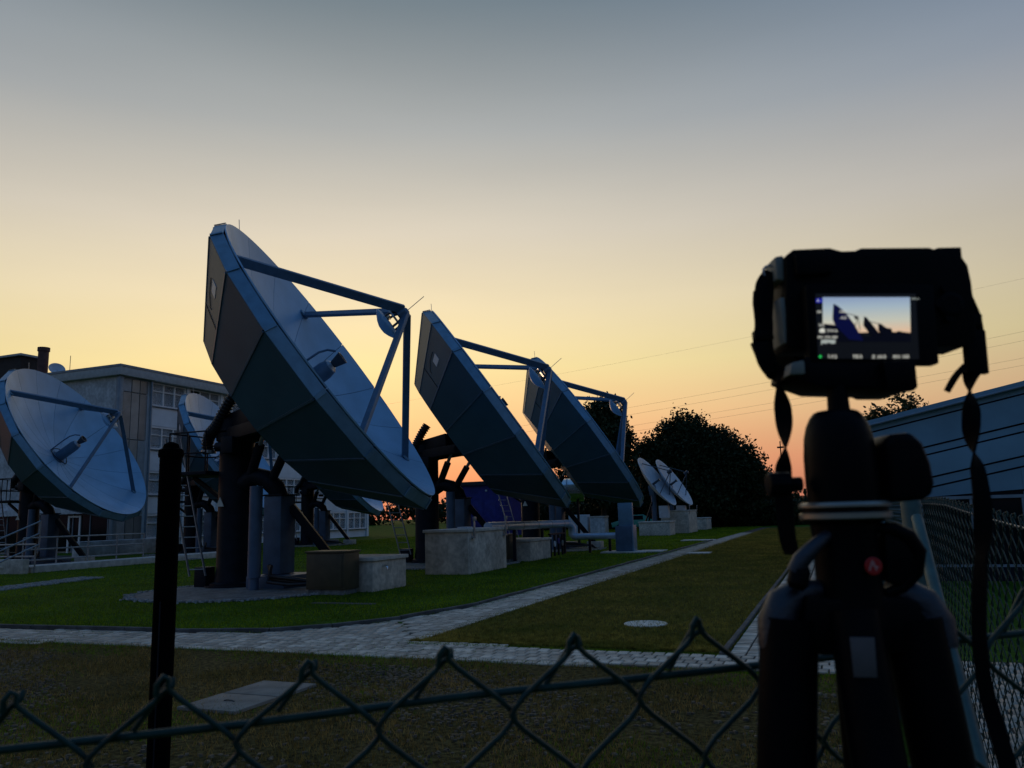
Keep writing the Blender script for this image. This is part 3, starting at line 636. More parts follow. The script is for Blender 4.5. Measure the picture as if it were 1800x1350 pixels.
# ------------------------------------------------------------------ office building on the left
def office():
    t = thing('office_building', 'four-storey pale office block with flat roof behind the left dishes', 'building', (-44.96, 40.18, 0))
    D, L_, H = 18.0, 32.2, 12.63
    # walls: face +X (along Y) and face -Y (along -X)
    part('wall', MB().box(-D, -.25, .25, L_, 0, 11.95), 'wall', t)
    part('end_wall', MB().box(-D, -.02, .0, .248, 3.0, 11.95), 'wallg', t)
    part('corner_post', MB().box(-.24, .10, -.12, .22, 0, 11.95), 'halltrim', t, bev=.02)
    rf = part('roof', MB().box(-D-.3, .35, -.35, L_+.3, 11.96, 12.63), 'fascia', t, bev=.03)
    part('roof_trim', MB().box(-D-.33, .39, -.39, L_+.33, 12.55, 12.70), 'halltrim', rf)
    # stair tower: tall strips of glazed panels
    for i in range(3):
        y0 = .40+i*.72
        for j, (z0, z1) in enumerate(((.3, 2.4), (2.46, 4.6), (4.66, 7.6), (7.66, 10.9), (10.96, 11.85))):
            part('tower_panel', MB().box(-.24, -.10+.01*((i+j) % 2), y0, y0+.66, z0, z1), 'panelglass' if (i*3+j) % 4 else 'blind', t, bev=.008, seg=1)
    part('downpipe', MB().tube([(.08, 2.68, 0), (.08, 2.68, 11.9)], .09, 10), 'halltrim', t, smooth=.8)
    # windows
    rows = ((10.22, 11.92), (7.10, 8.72), (3.85, 5.48), (.80, 2.45))
    wv = {}
    def window(kind, h):
        key = (kind, round(h, 2))
        if key in wv: return copy_tree(wv[key], t)
        W = 3.2; fr = MB()
        for z0, z1 in ((0, .09), (h-.09, h)): fr.box(-.10, .06, 0, W, z0, z1)
        for k in range(4):
            y = min(k*W/3, W-.09) if k < 3 else W-.09
            fr.box(-.09, .055, max(0, y-(.05 if k in (1, 2) else 0)), y+(.06 if k in (1, 2) else .09), .091, h-.091)
        for k in range(3): fr.box(-.08, .045, k*W/3+.1, (k+1)*W/3-.06, h*.62, h*.62+.07)
        w = part('window', fr, 'frame', t)
        for k in range(3):
            bl = kind == 1 or (kind == 2 and k > 0)
            part('pane', MB().box(-.07, -.05, k*W/3+.06, (k+1)*W/3-.02, .08, h-.08), 'glass', w)
            if bl:
                b = MB()
                for q in range(12): b.add([(-.03, k*W/3+.1, h-.12-q*.1), (-.03, (k+1)*W/3-.06, h-.12-q*.1), (.0, (k+1)*W/3-.06, h-.2-q*.1), (.0, k*W/3+.1, h-.2-q*.1)], [(0, 1, 2, 3)])
                part('blind', b, 'blind', w)
        part('sill', MB().box(-.1, .16, -.05, W+.05, -.06, -.002), 'halltrim', w)
        wv[key] = w; return w
    kinds = [[0, 2, 0, 1, 0, 0, 1, 0], [1, 0, 1, 0, 2, 0, 0, 1], [0, 0, 1, 0, 0, 2, 0, 0], [0, 0, 0, 0, 0, 0, 0, 0]]
    for r, (z0, z1) in enumerate(rows):
        for b in range(8):
            w = window(kinds[r][b], z1-z0); w.location = (-.20, 2.95+b*3.62, z0)
            if r < 3:
                zb = rows[r+1][1]
                part('spandrel_panel', MB().box(-.248, -.17, 2.95+b*3.62, 2.95+b*3.62+3.2, zb+.08, z0-.1), 'wall', t, bev=.006, seg=1)
    for b in range(9):
        part('pier', MB().box(-.248, -.10, 2.95+b*3.62-.32 if b else 2.80, 2.95+b*3.62-.06, 0, 11.95), 'wall', t)
    # glazed ground floor of the end wall
    for k in range(10):
        x1 = -.5-k*1.62; x0 = x1-1.55
        pn = part('ground_floor_pane', MB().box(x0, x1, .06, .10, .12, 2.6), 'glass', t)
        part('mullion', MB().box(x1, x1+.07, .0, .14, 0, 2.99), 'halltrim', pn)
    part('canopy_band', MB().box(-D, -.3, -.30, -.02, 2.62, 3.02), 'wallg', t)
    part('door_frame', MB().box(-4.15, -4.0, -.02, .05, 0, 2.5).box(-3.1, -2.95, -.02, .05, 0, 2.5).box(-4.0, -3.1, -.02, .05, 2.38, 2.5), 'frame', t)
    # rooftop plant
    pr = part('plant_room', MB().box(-18, -10.4, .3, 2.2, 12.64, 14.45), 'darkwall', t); part('plant_room_roof', MB().box(-18.2, -10.2, .1, 2.4, 14.452, 14.6), 'fascia', pr)
    part('flue', MB().lathe([(.36, 12.64), (.36, 14.7), (.42, 14.72), (.42, 15.0), (.3, 15.02)], 20, (-8.85, .9, 0)), 'brickred', t, smooth=.5)
    rd = part('roof_dish', MB().lathe([(0, -.1), (.3, -.06), (.55, .08), (.57, .08), (.3, -.1), (0, -.14)], 24, (-7.75, 1.2, 13.3), (.75, -.35, .55), cap=False), 'cabin', t, smooth=.5)
    part('dish_mast', MB().tube([(-7.8, 1.3, 12.64), (-7.8, 1.3, 13.25)], .05, 6), 'galv', rd)
    part('roof_aerial', MB().tube([(-6.4, 1.2, 12.64), (-6.4, 1.2, 14.2)], .022, 5), 'horn', t)
    part('roof_vent', MB().lathe([(.12, 12.64), (.12, 13.0), (.2, 13.02), (.2, 13.1)], 12, (-2.6, 3, 0)), 'galv', t)
office()

# railings, ramp and low walls near the left dish
def railing(name, label, pts, posts):
    t = thing(name, label, 'railing', pts[0]); o = Vector(pts[0]); P_ = [Vector(p)-o for p in pts]
    for h in (1.08, .62, .2):
        part('rail', MB().tube([p+Vector((0, 0, h)) for p in P_], .03, 6), 'galv', t)
    for a, b in zip(P_[:-1], P_[1:]):
        n = max(1, round((b-a).length/posts))
        for k in range(n+1):
            p = a.lerp(b, k/n)
            if k == 0 and a is not P_[0]: continue
            part('post', MB().tube([p, p+Vector((0, 0, 1.08))], .03, 6), 'galv', t)
railing('ramp_railing', 'grey tube railing along the concrete ramp wall behind the post', [(-30.0, 22.6, .26), (-30.0, 28.6, .26)], 1.5)
railing('terrace_railing', 'grey tube railing at the left edge before the sunken terrace', [(-28.9, 22.3, 0.02), (-38.0, 22.3, 0.02)], 1.6)
railing('stair_railing', 'sloping stair handrail beside the terrace wall', [(-28.6, 19.6, -.1), (-28.6, 22.2, .9)], 2.6)
o = part('ramp_wall', MB().box(-30.35, -29.2, 22.4, 34, -.1, .26), 'conc2', bev=.02); tag(o, 'low pale concrete ramp wall under the tube railing', 'wall')
o = part('terrace_wall', MB().box(-40, -29.0, 21.9, 22.15, -.1, .55), 'conc', bev=.02); tag(o, 'beige concrete terrace wall at the far left', 'wall')
o = part('concrete_bench', MB().box(-27.4, -25.6, 17.6, 18.5, 0, .4).box(-27.5, -25.5, 17.5, 18.6, .402, .5), 'conc', bev=.02); tag(o, 'concrete block bench at the left edge by the gravel', 'bench')
o = part('planter_wall', MB().box(-40.5, -39.9, 33.5, 41, 0, .9), 'wallg', bev=.03); tag(o, 'dark stone planter wall before the office windows', 'wall')
c = np.column_stack([rng.uniform(-1, 1, 3000)*.55, rng.uniform(-3.2, 3.2, 3000)]); k = len(c)
c = np.column_stack([-22.8+c[:, 0]-.25*c[:, 1], 17.2+c[:, 1]])
V, F = boxes_np(np.column_stack([c, rng.uniform(0, .03, k)]), np.column_stack([rng.uniform(.02, .05, k), rng.uniform(.02, .04, k), np.full(k, .02)]), rng.uniform(0, 3, k))
tag(raw('gravel_strip', V, F, 'gravel', None, 'stuff'), 'strip of pale gravel along the lawn at the far left', 'gravel')

# ------------------------------------------------------------------ metal hall on the right
def hall():
    Y0 = 20.5; x0, x1 = .55, 16.0; pitch = .207; base = 3.48        # top edge height at x0
    t = thing('metal_hall', 'blue-grey sheet metal hall with sloping seams behind the mesh fence', 'building', (x0, Y0, 0))
    W = x1-x0; top = lambda x: base + pitch*x
    part('side_wall', MB().box(0, .1, .06, 24, 0, base-.05), 'hall', t)
    part('core_wall', MB().add([(0, .055, 0), (W, .055, 0), (W, .055, top(W)-.02), (0, .055, top(0)-.02), (0, .12, 0), (W, .12, 0), (W, .12, top(W)-.02), (0, .12, top(0)-.02)],
         [(0, 1, 2, 3), (7, 6, 5, 4), (0, 4, 5, 1), (3, 2, 6, 7), (0, 3, 7, 4), (1, 5, 6, 2)]), 'mount', t)
    part('roof', MB().add([(-.15, -.1, top(-.15)+.02), (W, -.1, top(W)+.02), (W, 24, top(W)+.02), (-.15, 24, top(-.15)+.02), (-.15, -.1, top(-.15)+.12), (W, -.1, top(W)+.12), (W, 24, top(W)+.12), (-.15, 24, top(-.15)+.12)],
         [(3, 2, 1, 0), (4, 5, 6, 7), (0, 1, 5, 4), (1, 2, 6, 5), (2, 3, 7, 6), (3, 0, 4, 7)]), 'hall', t)
    hs = [0, .16, .80, .98, 1.50, 1.72, 2.22, 2.42, 2.95, 3.2, 3.8, 4.4, 5.2, 6.7]
    wx0, wx1, wz0, wz1 = 1.2, 3.28, .35, 1.78
    for k in range(len(hs)-1):
        # sheet bands run parallel to the roof pitch; long sheets butt end to end
        clear = top(1.2)-hs[k+1] > 1.88
        for xa, xb in (((0, 8.0), (8.02, W)) if clear else ((0, 1.195), (1.2, 3.28), (3.285, 8.0), (8.02, W))):
            zt = lambda x: top(x)-hs[k]-.020; zb = lambda x: top(x)-hs[k+1]+.020
            if zt(xb) < .06: continue
            y = -.02 if hs[k+1]-hs[k] > .3 else .01
            q = [(xa, y, max(.02, zb(xa))), (xb, y, max(.02, zb(xb))), (xb, y, zt(xb)), (xa, y, max(.03, zt(xa)))]
            if (xa, xb) == (1.2, 3.28):
                if zt(xa) < wz1+.08: continue
                q[0] = (xa, y, max(wz1+.06, zb(xa))); q[1] = (xb, y, max(wz1+.06, zb(xb)))
                if q[3][2]-q[0][2] < .03: continue
            o = part('wall_sheet', MB().slab(q, .05), 'hall', t)
    w = part('window', MB().box(wx0, wx1, -.09, .03, wz1-.0, wz1+.07).box(wx0, wx1, -.09, .03, wz0-.07, wz0).box(wx0, wx0+.07, -.085, .03, wz0+.002, wz1-.002).box(wx1-.07, wx1, -.085, .03, wz0+.002, wz1-.002).box((wx0+wx1)/2-.03, (wx0+wx1)/2+.03, -.08, .03, wz0+.002, wz1-.002), 'halltrim', t)
    for a, b in ((wx0+.072, (wx0+wx1)/2-.032), ((wx0+wx1)/2+.032, wx1-.072)):
        part('pane', MB().box(a, b, -.01, .01, wz0+.002, wz1-.002), 'glass', w)
    part('plinth', MB().box(0, W, -.12, -.025, -.05, .02+.28), 'mount', t)
    part('gutter', MB().tube([(-.1, -.13, top(-.1)), (W, -.13, top(W))], .03, 8), 'halltrim', t)
hall()

# ------------------------------------------------------------------ trees
def foliage(name, C, n_clump, per, clump_r, leaf, m, parent, shell=.75):
    C = np.asarray(C, float)       # lobes: x,y,z,rx,ry,rz
    vol = C[:, 3]*C[:, 4]*C[:, 5]; idx = rng.choice(len(C), n_clump, p=vol/vol.sum())
    d = rng.normal(size=(n_clump, 3)); d /= np.linalg.norm(d, axis=1)[:, None]
    rad = rng.random(n_clump)**(1/3)*(1-shell)+shell*np.sqrt(rng.random(n_clump))
    cc = C[idx, :3] + d*rad[:, None]*C[idx, 3:]
    n = n_clump*per
    p = np.repeat(cc, per, 0) + rng.normal(size=(n, 3))*clump_r
    a = rng.normal(size=(n, 3)); a /= np.linalg.norm(a, axis=1)[:, None]; b = np.cross(a, rng.normal(size=(n, 3))); b /= np.linalg.norm(b, axis=1)[:, None]
    s = leaf*rng.uniform(.5, 1.3, n)[:, None]
    V = np.stack([p-a*s, p+b*s*.55, p+a*s, p-b*s*.55], 1).reshape(-1, 3)
    return raw(name, V, np.arange(4*n).reshape(-1, 4), m, parent)
def tree(label, x, y, lobes, trunk_h, trunk_r, n_clump, per, clump_r, leaf, m='leaf', group='trees at the end of the lawn', shell=.75):
    t = thing('tree', label, 'tree', (x, y, 0), group=group)
    tops = [Vector(l[:3]) for l in lobes]
    mb = MB().tube([(0, 0, -.1), (.05, 0, trunk_h*.5), (0, .05, trunk_h)], [trunk_r*1.25, trunk_r*.95, trunk_r*.8], 10)
    tr = part('trunk', mb, 'bark', t, smooth=1)
    for p in tops:
        for k in range(3):
            e = p + Vector((random.uniform(-1, 1), random.uniform(-1, 1), random.uniform(-.3, 1)))*.35*min(lobes[0][3:])
            mid = Vector((0, 0, trunk_h)).lerp(e, .5)+Vector((random.uniform(-.3, .3), random.uniform(-.3, .3), random.uniform(-.2, .4)))
            part('branch', MB().tube([(0, 0, trunk_h*.85), mid, e], [trunk_r*.5, trunk_r*.3, trunk_r*.08], 6), 'bark', tr, smooth=1)
    foliage('crown', lobes, n_clump, per, clump_r, leaf, m, t, shell)
tree('large round dark tree beside the small white dishes', -13.0, 80, [(0, 0, 7.0, 3.6, 3.4, 3.6), (-.4, 0, 8.9, 2.5, 2.3, 2.4), (-3.2, .5, 6.6, 2.4, 2.4, 2.6), (3.2, 0, 6.2, 3.0, 2.8, 3.2), (5.3, .3, 4.6, 2.4, 2.4, 2.9), (1.5, -1, 3.6, 3.6, 2.6, 2.6), (-3.0, -.5, 3.5, 2.4, 2.4, 2.4), (-1.8, 0, 9.0, 1.4, 1.4, 1.6), (2.6, 0, 8.2, 1.7, 1.5, 1.6), (-4.2, 0, 8.0, 1.4, 1.4, 1.5)], 3.0, .35, 1700, 36, .36, .19)
tree('dark tree rising behind the third dish antenna', -21.0, 76, [(0, 0, 9.2, 3.0, 3, 3.4), (-2.6, 0, 7.4, 2.6, 2.6, 3), (1.9, 0, 7.0, 1.7, 2, 3.0), (0, 0, 5.0, 3.2, 3, 3), (.4, 0, 11.4, 1.7, 1.6, 1.7)], 3.4, .32, 900, 34, .34, .21)
tree('sparse leafy treetop above the roof of the metal hall', 4.3, 58, [(0, 0, 7.2, 1.7, 1.6, 1.8), (-1.5, 0, 6.4, 1.3, 1.2, 1.6), (1.5, 0, 6.7, 1.1, 1.1, 1.3), (0, 0, 5.0, 2.4, 2, 2)], 2.6, .16, 330, 22, .22, .15, 'leaf2', shell=.4)
tree('small tree between the third dish and the round tree', -18.0, 84, [(0, 0, 6.0, 2.2, 2.2, 2.6), (-1.2, 0, 4.0, 2.2, 2, 2.2), (1.6, 0, 4.2, 2.0, 2, 2.4)], 2.4, .2, 520, 34, .3, .2)
for k, (x, y, w, h) in enumerate(((-4.5, 86, 4.2, 2.6), (-9.5, 84, 4.4, 3.4), (-15.5, 85, 4.0, 3.0), (-22, 82, 4.4, 3.4), (-28.5, 84, 4.4, 3.0), (2.0, 88, 4.2, 2.4))):
    t = thing('hedge_bush', ('low dark bush right of the round tree by the tripod', 'dark bush under the round tree', 'dark bush behind the small white dishes', 'dark bush under the tree behind the third dish', 'dark bush beyond the blue shed', 'dark bush hidden behind the tripod head')[k], 'bush', (x, y, 0), group='bushes at the end of the lawn')
    part('stem', MB().tube([(0, 0, -.1), (0, 0, h*.5)], .12, 6), 'bark', t)
    foliage('foliage', [(0, 0, h*.45, w, 1.8, h*.55), (-w*.4, 0, h*.4, w*.6, 1.6, h*.5), (w*.4, 0, h*.5, w*.5, 1.6, h*.5)], 420, 34, .32, .2, 'leaf', t)
# a distant wood that reads as one mass
C_ = [(x, 190+20*math.sin(x*.05), 3.0+1.2*math.sin(x*.21)+.8*math.sin(x*.53), 6, 5, 3.6+1.0*math.sin(x*.13)) for x in range(-190, 130, 5)]
o = foliage('far_wood', C_, 4200, 8, .8, .75, 'leaf', None); tag(o, 'distant dark line of woodland on the horizon', 'wood', kind='stuff')

# ------------------------------------------------------------------ power lines and mast
for k, ((xa, za), (xb, zb), lab) in enumerate((((34, 28.0), (-95, 15.2), 'topmost of the four close power lines in the right sky'), ((34, 26.6), (-95, 14.0), 'second of the four close power lines in the right sky'),
        ((34, 23.9), (-95, 12.6), 'third of the four close power lines in the right sky'), ((34, 22.8), (-95, 11.6), 'lowest of the four close power lines in the right sky'), ((36, 36.4), (-95, 24.0), 'single power line well above the other four'))):
    pts = []
    for i in range(33):
        s = i/32; pts.append((xa+(xb-xa)*s, 140, za+(zb-za)*s - 4*s*(1-s)*1.1))
    o = part('power_line', MB().tube(pts, .014 if k < 4 else .010, 5), 'wire', smooth=1); tag(o, lab, 'power line', 'power lines in the sky')
t = thing('lamp_mast', 'thin mast with a small lamp head right of the round tree', 'mast', (-4.4, 79, 0))
part('pole', MB().tube([(0, 0, 0), (0, 0, 7.9)], [.09, .05], 8), 'mount', t); part('lamp_head', MB().box(-.3, .3, -.12, .12, 7.25, 7.4), 'mount', t, bev=.03)

# ------------------------------------------------------------------ fences
t = thing('black_post', 'tall black steel post with rounded cap just beyond the mesh', 'post', (-2.118, 2.12, 0))
part('shaft', MB().lathe([(.036, -.1), (.036, 1.93)], 24), 'blackpost', t, smooth=.6)
part('cap', MB().lathe([(.040, 1.93), (.042, 1.94), (.040, 1.956), (.028, 1.962), (.024, 1.975), (.012, 1.982), (.003, 1.984)], 24), 'blackpost', t, smooth=.6)
part('slot_strip', MB().box(-.004, .004, -.0372, -.032, .1, 1.45), 'mount', t, loc=(.012, .003, 0))

PW = .0425
def mesh_wire(name, top_r, r, zlen, flip):
    # one zig-zag wire of the mesh: swings between x=0 and x=PW, woven +-r in depth; top end hooks over
    pts = []; n = int(zlen/PW)
    for k in range(n+1):
        at1 = (k % 2 == 0) != flip
        x = PW if at1 else 0.0; z = -k*PW; dy = r*1.0*(1 if at1 else -1); q = -1 if at1 else 1
        if k: pts += [(x+q*.0075, dy*.3, z+.0105), (x+q*.0018, dy, z+.0048)]
        pts += [(x-q*.0012, dy*1.05, z)]
        pts += [(x+q*.0018, dy, z-.0048), (x+q*.0075, dy*.3, z-.0105)]
    e = pts[0]
    if not flip: hook = [(e[0]-.021, r*2.7, -.027), (e[0]-.0065, r*2.9, -.0075), (e[0]-.001, r*2.6, .0005), (e[0]+.002, r*.8, .0022), (e[0]+.0025, -r, -.001)]
    else: hook = [(e[0]-.004, -r*1.6, -.008), (e[0]-.0035, -r*2.4, -.001), (e[0], -r*2.2, .0035), (e[0]+.0025, -r, .0015)]
    return mesh(name, MB().tube(hook+pts[1:], r, 6, up=(0, 1, 0)), 'greenwire', smooth=1.2)
wa = mesh_wire('mesh_wire', 0, .0019, 1.62, False); wb = mesh_wire('mesh_wire', 0, .0019, 1.62, True)
fa = R(30.525)
fx0, fy0 = -.461, .3494
F0 = thing('front_mesh_fence', 'green coated chain-link fence crossing the foreground', 'fence', (fx0, fy0, 0), fa)
for k in range(-46, 21):          # node columns; even columns carry the peaks
    z = 1.6034 + .00408*(k/2)
    o = link('mesh_wire', wa if k % 2 else wb, F0, (k*PW, 0, z + random.uniform(-.0015, .0015)))
    o.rotation_euler[1] = random.uniform(-.004, .004)
part('tension_wire', MB().tube([(k*PW, .0045+.001*math.sin(k*1.3), 1.6034+.00408*(k/2)-.0315-.0008*math.sin(k*.7)) for k in range(-46, 22)], .0026, 8), 'greenwire', F0, smooth=1.2)
part('tension_wire', MB().tube([(k*PW, .0045, .8+.00408*(k/2)) for k in range(-46, 22, 4)], .0019, 8), 'greenwire', F0, smooth=1.2)
part('fence_post', MB().tube([(-1.75, .04, -.1), (-1.75, .04, 1.66)], .03, 14), 'greenpost', F0, smooth=.8)

F1 = thing('side_mesh_fence', 'green chain-link fence with braced post running away along the right', 'fence', (.365, .82, 0))
wc = mesh_wire('mesh_wire', 0, .0017, 1.66, False); wd = mesh_wire('mesh_wire', 0, .0017, 1.66, True)
def topz(y):                       # sagging top edge of the side fence
    yy = y+.82
    return 1.645 + .085*min(1, max(0, (yy-.9)/2.4)) - .012*math.sin(min(1, max(0, (yy-.9)/2.9))*math.pi)
nw = int(6.6/PW)
for k in range(nw):
    y = k*PW; z = topz(y)
    o = link('mesh_wire', wc if k % 2 else wd, F1, (0, y, z-.005), math.pi/2)
part('tension_wire', MB().tube([(.003, k*PW, topz(k*PW)-.03) for k in range(0, nw+1, 2)], .0022, 8), 'galv', F1, smooth=1.2)
for y in (3.2, 6.6): 
    p = part('fence_post', MB().lathe([(.042, -.1), (.042, 1.715), (.036, 1.73), (.0, 1.735)], 20, cap=False), 'greenpost', F1, loc=(-.055, y, 0), smooth=.6)
part('brace', MB().tube([(-.05, 3.02, 1.64), (-.035, .55, .02)], .024, 12), 'greenpost', F1, smooth=.8)
part('corner_post', MB().lathe([(.03, -.1), (.03, 1.60), (0, 1.615)], 16, cap=False), 'greenpost', F1, loc=(.035, -.03, 0), smooth=.6)

# ------------------------------------------------------------------ tripod and camera
YAW = R(21.669); OX, OY, OZ = .0222, .536, 1.8018
def mm(a, b, d): return (a/1000, d/1000, b/1000)
CAM = thing('mirrorless_camera', 'black camera on the tripod, its lit rear screen showing the dishes', 'camera', (OX+.0002, OY+.0216, OZ+.005), YAW); CAM.scale = (.98, 1, .96)   # body sits 2 cm ahead of the column axis
body = [(-48.3, 56.4), (-42.8, 60.6), (-18.7, 61), (-13.1, 59.2), (-8.9, 57.9), (-2.2, 58.5), (2.3, 60.3), (46.6, 59.4), (50.1, 58.1), (53.2, 59.2), (68.1, 59.1), (67.9, 51.6), (70.9, 46.2), (71.9, 34.9), (71.4, 0.5), (69.5, -6.5), (63, -9.2), (-50.5, -7.3), (-52, -3.9)]
part('body', MB().prism(body, -14, 14, mm), 'body', CAM, bev=.0009)
part('grip', MB().prism([(46, 50), (66, 47), (69, 30), (64, -6), (46, -8)], 14.5, 30, mm), 'body', CAM, bev=.004)
part('lens_mount', MB().lathe([(.033, .014), (.033, .03), (.036, .032), (.036, .075), (.032, .08)], 32, (-.008, 0, .022), (0, 1, 0)), 'body', CAM, smooth=.5)
part('left_cheek', MB().prism([(-53.6, 57.5), (-48, 58.5), (-48, 40), (-53.6, 42)], -9, 12, mm), 'cheek', CAM, bev=.001)  # black body flank, its lit tone put into the colour
part('lit_side_strip', MB().prism([(-53.8, 28), (-50.6, 28), (-50.6, -4), (-53.2, -3)], -12, 10, mm), 'cheek', CAM, bev=.0006)  # added strip: light on the lower left flank, painted grey
part('mode_dial', MB().lathe([(.009, .052), (.009, .0590), (.008, .0595)], 24, (.060, -.001, 0)), 'body', CAM, smooth=.5)
#, MB().lathe([(.009, .056), (.009, .0645), (.008, .0655)], 24, (.056, -.001, 0)), 'body', CAM, smooth=.5)
part('shutter_dial', MB().lathe([(.007, .058), (.007, .0625)], 20, (.028, .006, 0)), 'body', CAM, smooth=.5)
part('hot_shoe', MB().box(-.010, .008, -.009, .009, .0575, .0600), 'tripod', CAM)
part('eyepiece', MB().prism([(-44, 56.5), (-20, 57), (-20, 42), (-44, 41)], -19, -14.3, mm), 'body', CAM, bev=.002)
for x, z in ((54, 30), (54, 10), (60, 20), (48, 20)): part('button', MB().lathe([(.003, 0), (.003, .002)], 14, (x/1000, -.0142, z/1000), (0, -1, 0)), 'tripod', CAM)
part('thumb_wheel', MB().lathe([(.0085, 0), (.0085, .002), (.006, .0025)], 24, (.056, -.0142, .019), (0, -1, 0)), 'tripod', CAM)
scr = part('tilt_screen', MB().prism([(-41.5, 31.6), (-40.5, 32.4), (39.2, 30.0), (40, 29.4), (37.8, -22.0), (37, -22.8), (-42.4, -20.2), (-43.2, -19.6)], -26, -17, mm), 'body', CAM, bev=.0012)
def flat(name, poly, d, m, parent): return part(name, MB().prism(poly, d, d-.06, mm), m, parent)
flat('screen_glass', [(-36, 26), (28, 24), (25.6, -19.4), (-38, -17)], -26.05, 'screenoff', scr)
# picture on the screen: emissive flat areas in the colours it shows
def emat(name, c, s=1.0):
    m = bpy.data.materials.new(name); m.use_nodes = True; b = m.node_tree.nodes['Principled BSDF']
    b.inputs['Base Color'].default_value = (.002, .002, .002, 1); b.inputs['Specular IOR Level'].default_value = .1; b.inputs['Emission Color'].default_value = (*c, 1); b.inputs['Emission Strength'].default_value = s; b.inputs['Roughness'].default_value = .3
    M[name] = m
def sky_emat():
    m = bpy.data.materials.new('screen_sky'); m.use_nodes = True; nt = m.node_tree; b = nt.nodes['Principled BSDF']
    tc = nt.nodes.new('ShaderNodeTexCoord'); sp = nt.nodes.new('ShaderNodeSeparateXYZ'); nt.links.new(tc.outputs['Generated'], sp.inputs[0])
    r = nt.nodes.new('ShaderNodeValToRGB'); e = r.color_ramp.elements
    e[0].position = 0; e[0].color = (.62, .34, .22, 1); e[1].position = 1; e[1].color = (.20, .27, .42, 1)
    for p, c in ((.18, (.60, .42, .28)), (.42, (.46, .46, .38)), (.75, (.30, .38, .44))):
        q = e.new(p); q.color = (*c, 1)
    nt.links.new(sp.outputs[2], r.inputs[0]); nt.links.new(r.outputs[0], b.inputs['Emission Color']); b.inputs['Emission Strength'].default_value = 1.15
    b.inputs['Base Color'].default_value = (.01, .01, .01, 1); M['screen_sky'] = m
sky_emat(); emat('screen_dark', (.0015, .002, .006)); emat('screen_navy', (.002, .003, .035)); emat('screen_white', (.62, .62, .55)); emat('screen_green', (.02, .55, .10)); emat('screen_blue', (.01, .015, .30)); emat('screen_grey', (.34, .38, .36))
SX = -5.5
def S(u, v):                        # picture position (0..1 across, 0..1 down) -> mm on the screen
    x = SX-26+u*55.5 - v*2.6; z = 23.4-u*1.6 - v*29.6; return (x, z)
flat('picture_sky', [S(0, 0), S(1, 0), S(1, .80), S(.9, .78), S(.3, .80), S(.3, .95), S(.0, .62)], -26.2, 'screen_sky', scr)
flat('picture_ground', [S(.0, .60), S(.12, .62), S(.5, .88), S(.64, .86), S(.80, .82), S(.86, .76), S(.93, .79), S(1, .82), S(1, 1), S(0, 1)], -26.35, 'screen_dark', scr)
flat('picture_dish', [S(.12, .15), S(.17, .20), S(.25, .33), S(.36, .62), S(.46, .98), S(.30, .95), S(.14, .64), S(.11, .50)], -26.5, 'screen_navy', scr)
flat('picture_dish', [S(.47, .44), S(.5, .46), S(.58, .66), S(.66, .86), S(.6, .90), S(.52, .80), S(.46, .64)], -26.5, 'screen_dark', scr)
flat('picture_dish', [S(.63, .60), S(.66, .60), S(.72, .69), S(.78, .71), S(.80, .86), S(.70, .90), S(.63, .76)], -26.5, 'screen_dark', scr)
for a, b in ((( .15, .30), (.40, .44)), ((.40, .44), (.37, .64)), ((.40, .44), (.42, .76)), ((.5, .54), (.64, .60))):
    p, q = S(*a), S(*b); part('picture_strut', MB().beam((p[0]/1000, -.0266, p[1]/1000), (q[0]/1000, -.0266, q[1]/1000), .0004, .0001, up=(0, 1, 0)), 'screen_dark', scr)
flat('picture_feed', [S(.36, .42), S(.40, .46), S(.39, .52), S(.36, .48)], -26.5, 'screen_dark', scr)
flat('histogram', [S(-.02, .96), S(.14, .96), S(.14, 1.08), S(-.02, 1.08)], -26.6, 'screen_grey', scr)
flat('histogram_curve', [S(-.02, 1.081), S(-.0, 1.03), S(.03, 1.05), S(.06, 1.02), S(.1, 1.05), S(.14, 1.04), S(.14, 1.081)], -26.7, 'screen_dark', scr)
flat('status_icon', [S(-.08, .03), S(-.005, .03), S(-.005, .13), S(-.08, .13)], -26.6, 'screen_blue', scr)
dot = S(-.03, 1.33); part('focus_dot', MB().lathe([(.0009, 0), (.0009, .0001)], 16, (dot[0]/1000, -.0264, dot[1]/1000), (0, -1, 0)), 'screen_green', scr)
def text(s, u, v, size, m, name='screen_text', parent=None, d=-26.8):
    cu = bpy.data.curves.new('txt', 'FONT'); cu.body = s; cu.size = size/1000; cu.extrude = .00003; cu.resolution_u = 3
    o = bpy.data.objects.new('txt', cu); COL.objects.link(o)
    me = bpy.data.meshes.new_from_object(o.evaluated_get(bpy.context.evaluated_depsgraph_get())); bpy.data.objects.remove(o)
    me.materials.clear(); me.materials.append(M[m]); p = S(u, v)
    q = link(name, me, parent or scr, (p[0]/1000, d/1000, p[1]/1000)); q.rotation_euler = (math.pi/2, R(1.7), 0); return q
text('1/15', .05, 1.37, 3.4, 'screen_white'); text('F8.0', .34, 1.37, 3.4, 'screen_white'); text('\u00b1', .55, 1.37, 4.2, 'screen_white'); text('\u00b10.0', .61, 1.37, 3.2, 'screen_white'); text('ISO 100', .79, 1.37, 3.1, 'screen_white')
text('001.204.388', -.06, .93, 2.5, 'screen_white'); text('27416', .04, .79, 2.8, 'screen_white'); text('-4.0', .19, .50, 2.8, 'screen_white'); text('1080', .18, .36, 2.4, 'screen_white'); text('60i', -.07, .36, 2.4, 'screen_white'); text('Std.', -.05, .66, 2.6, 'screen_white'); text('A', -.07, .11, 2.4, 'screen_white'); text('100min', 1.0, .06, 1.9, 'screen_grey')
flat('card_icon', [S(-.04, .80), S(.02, .80), S(.02, .73), S(0, .70), S(-.04, .72)], -26.7, 'screen_white', scr)
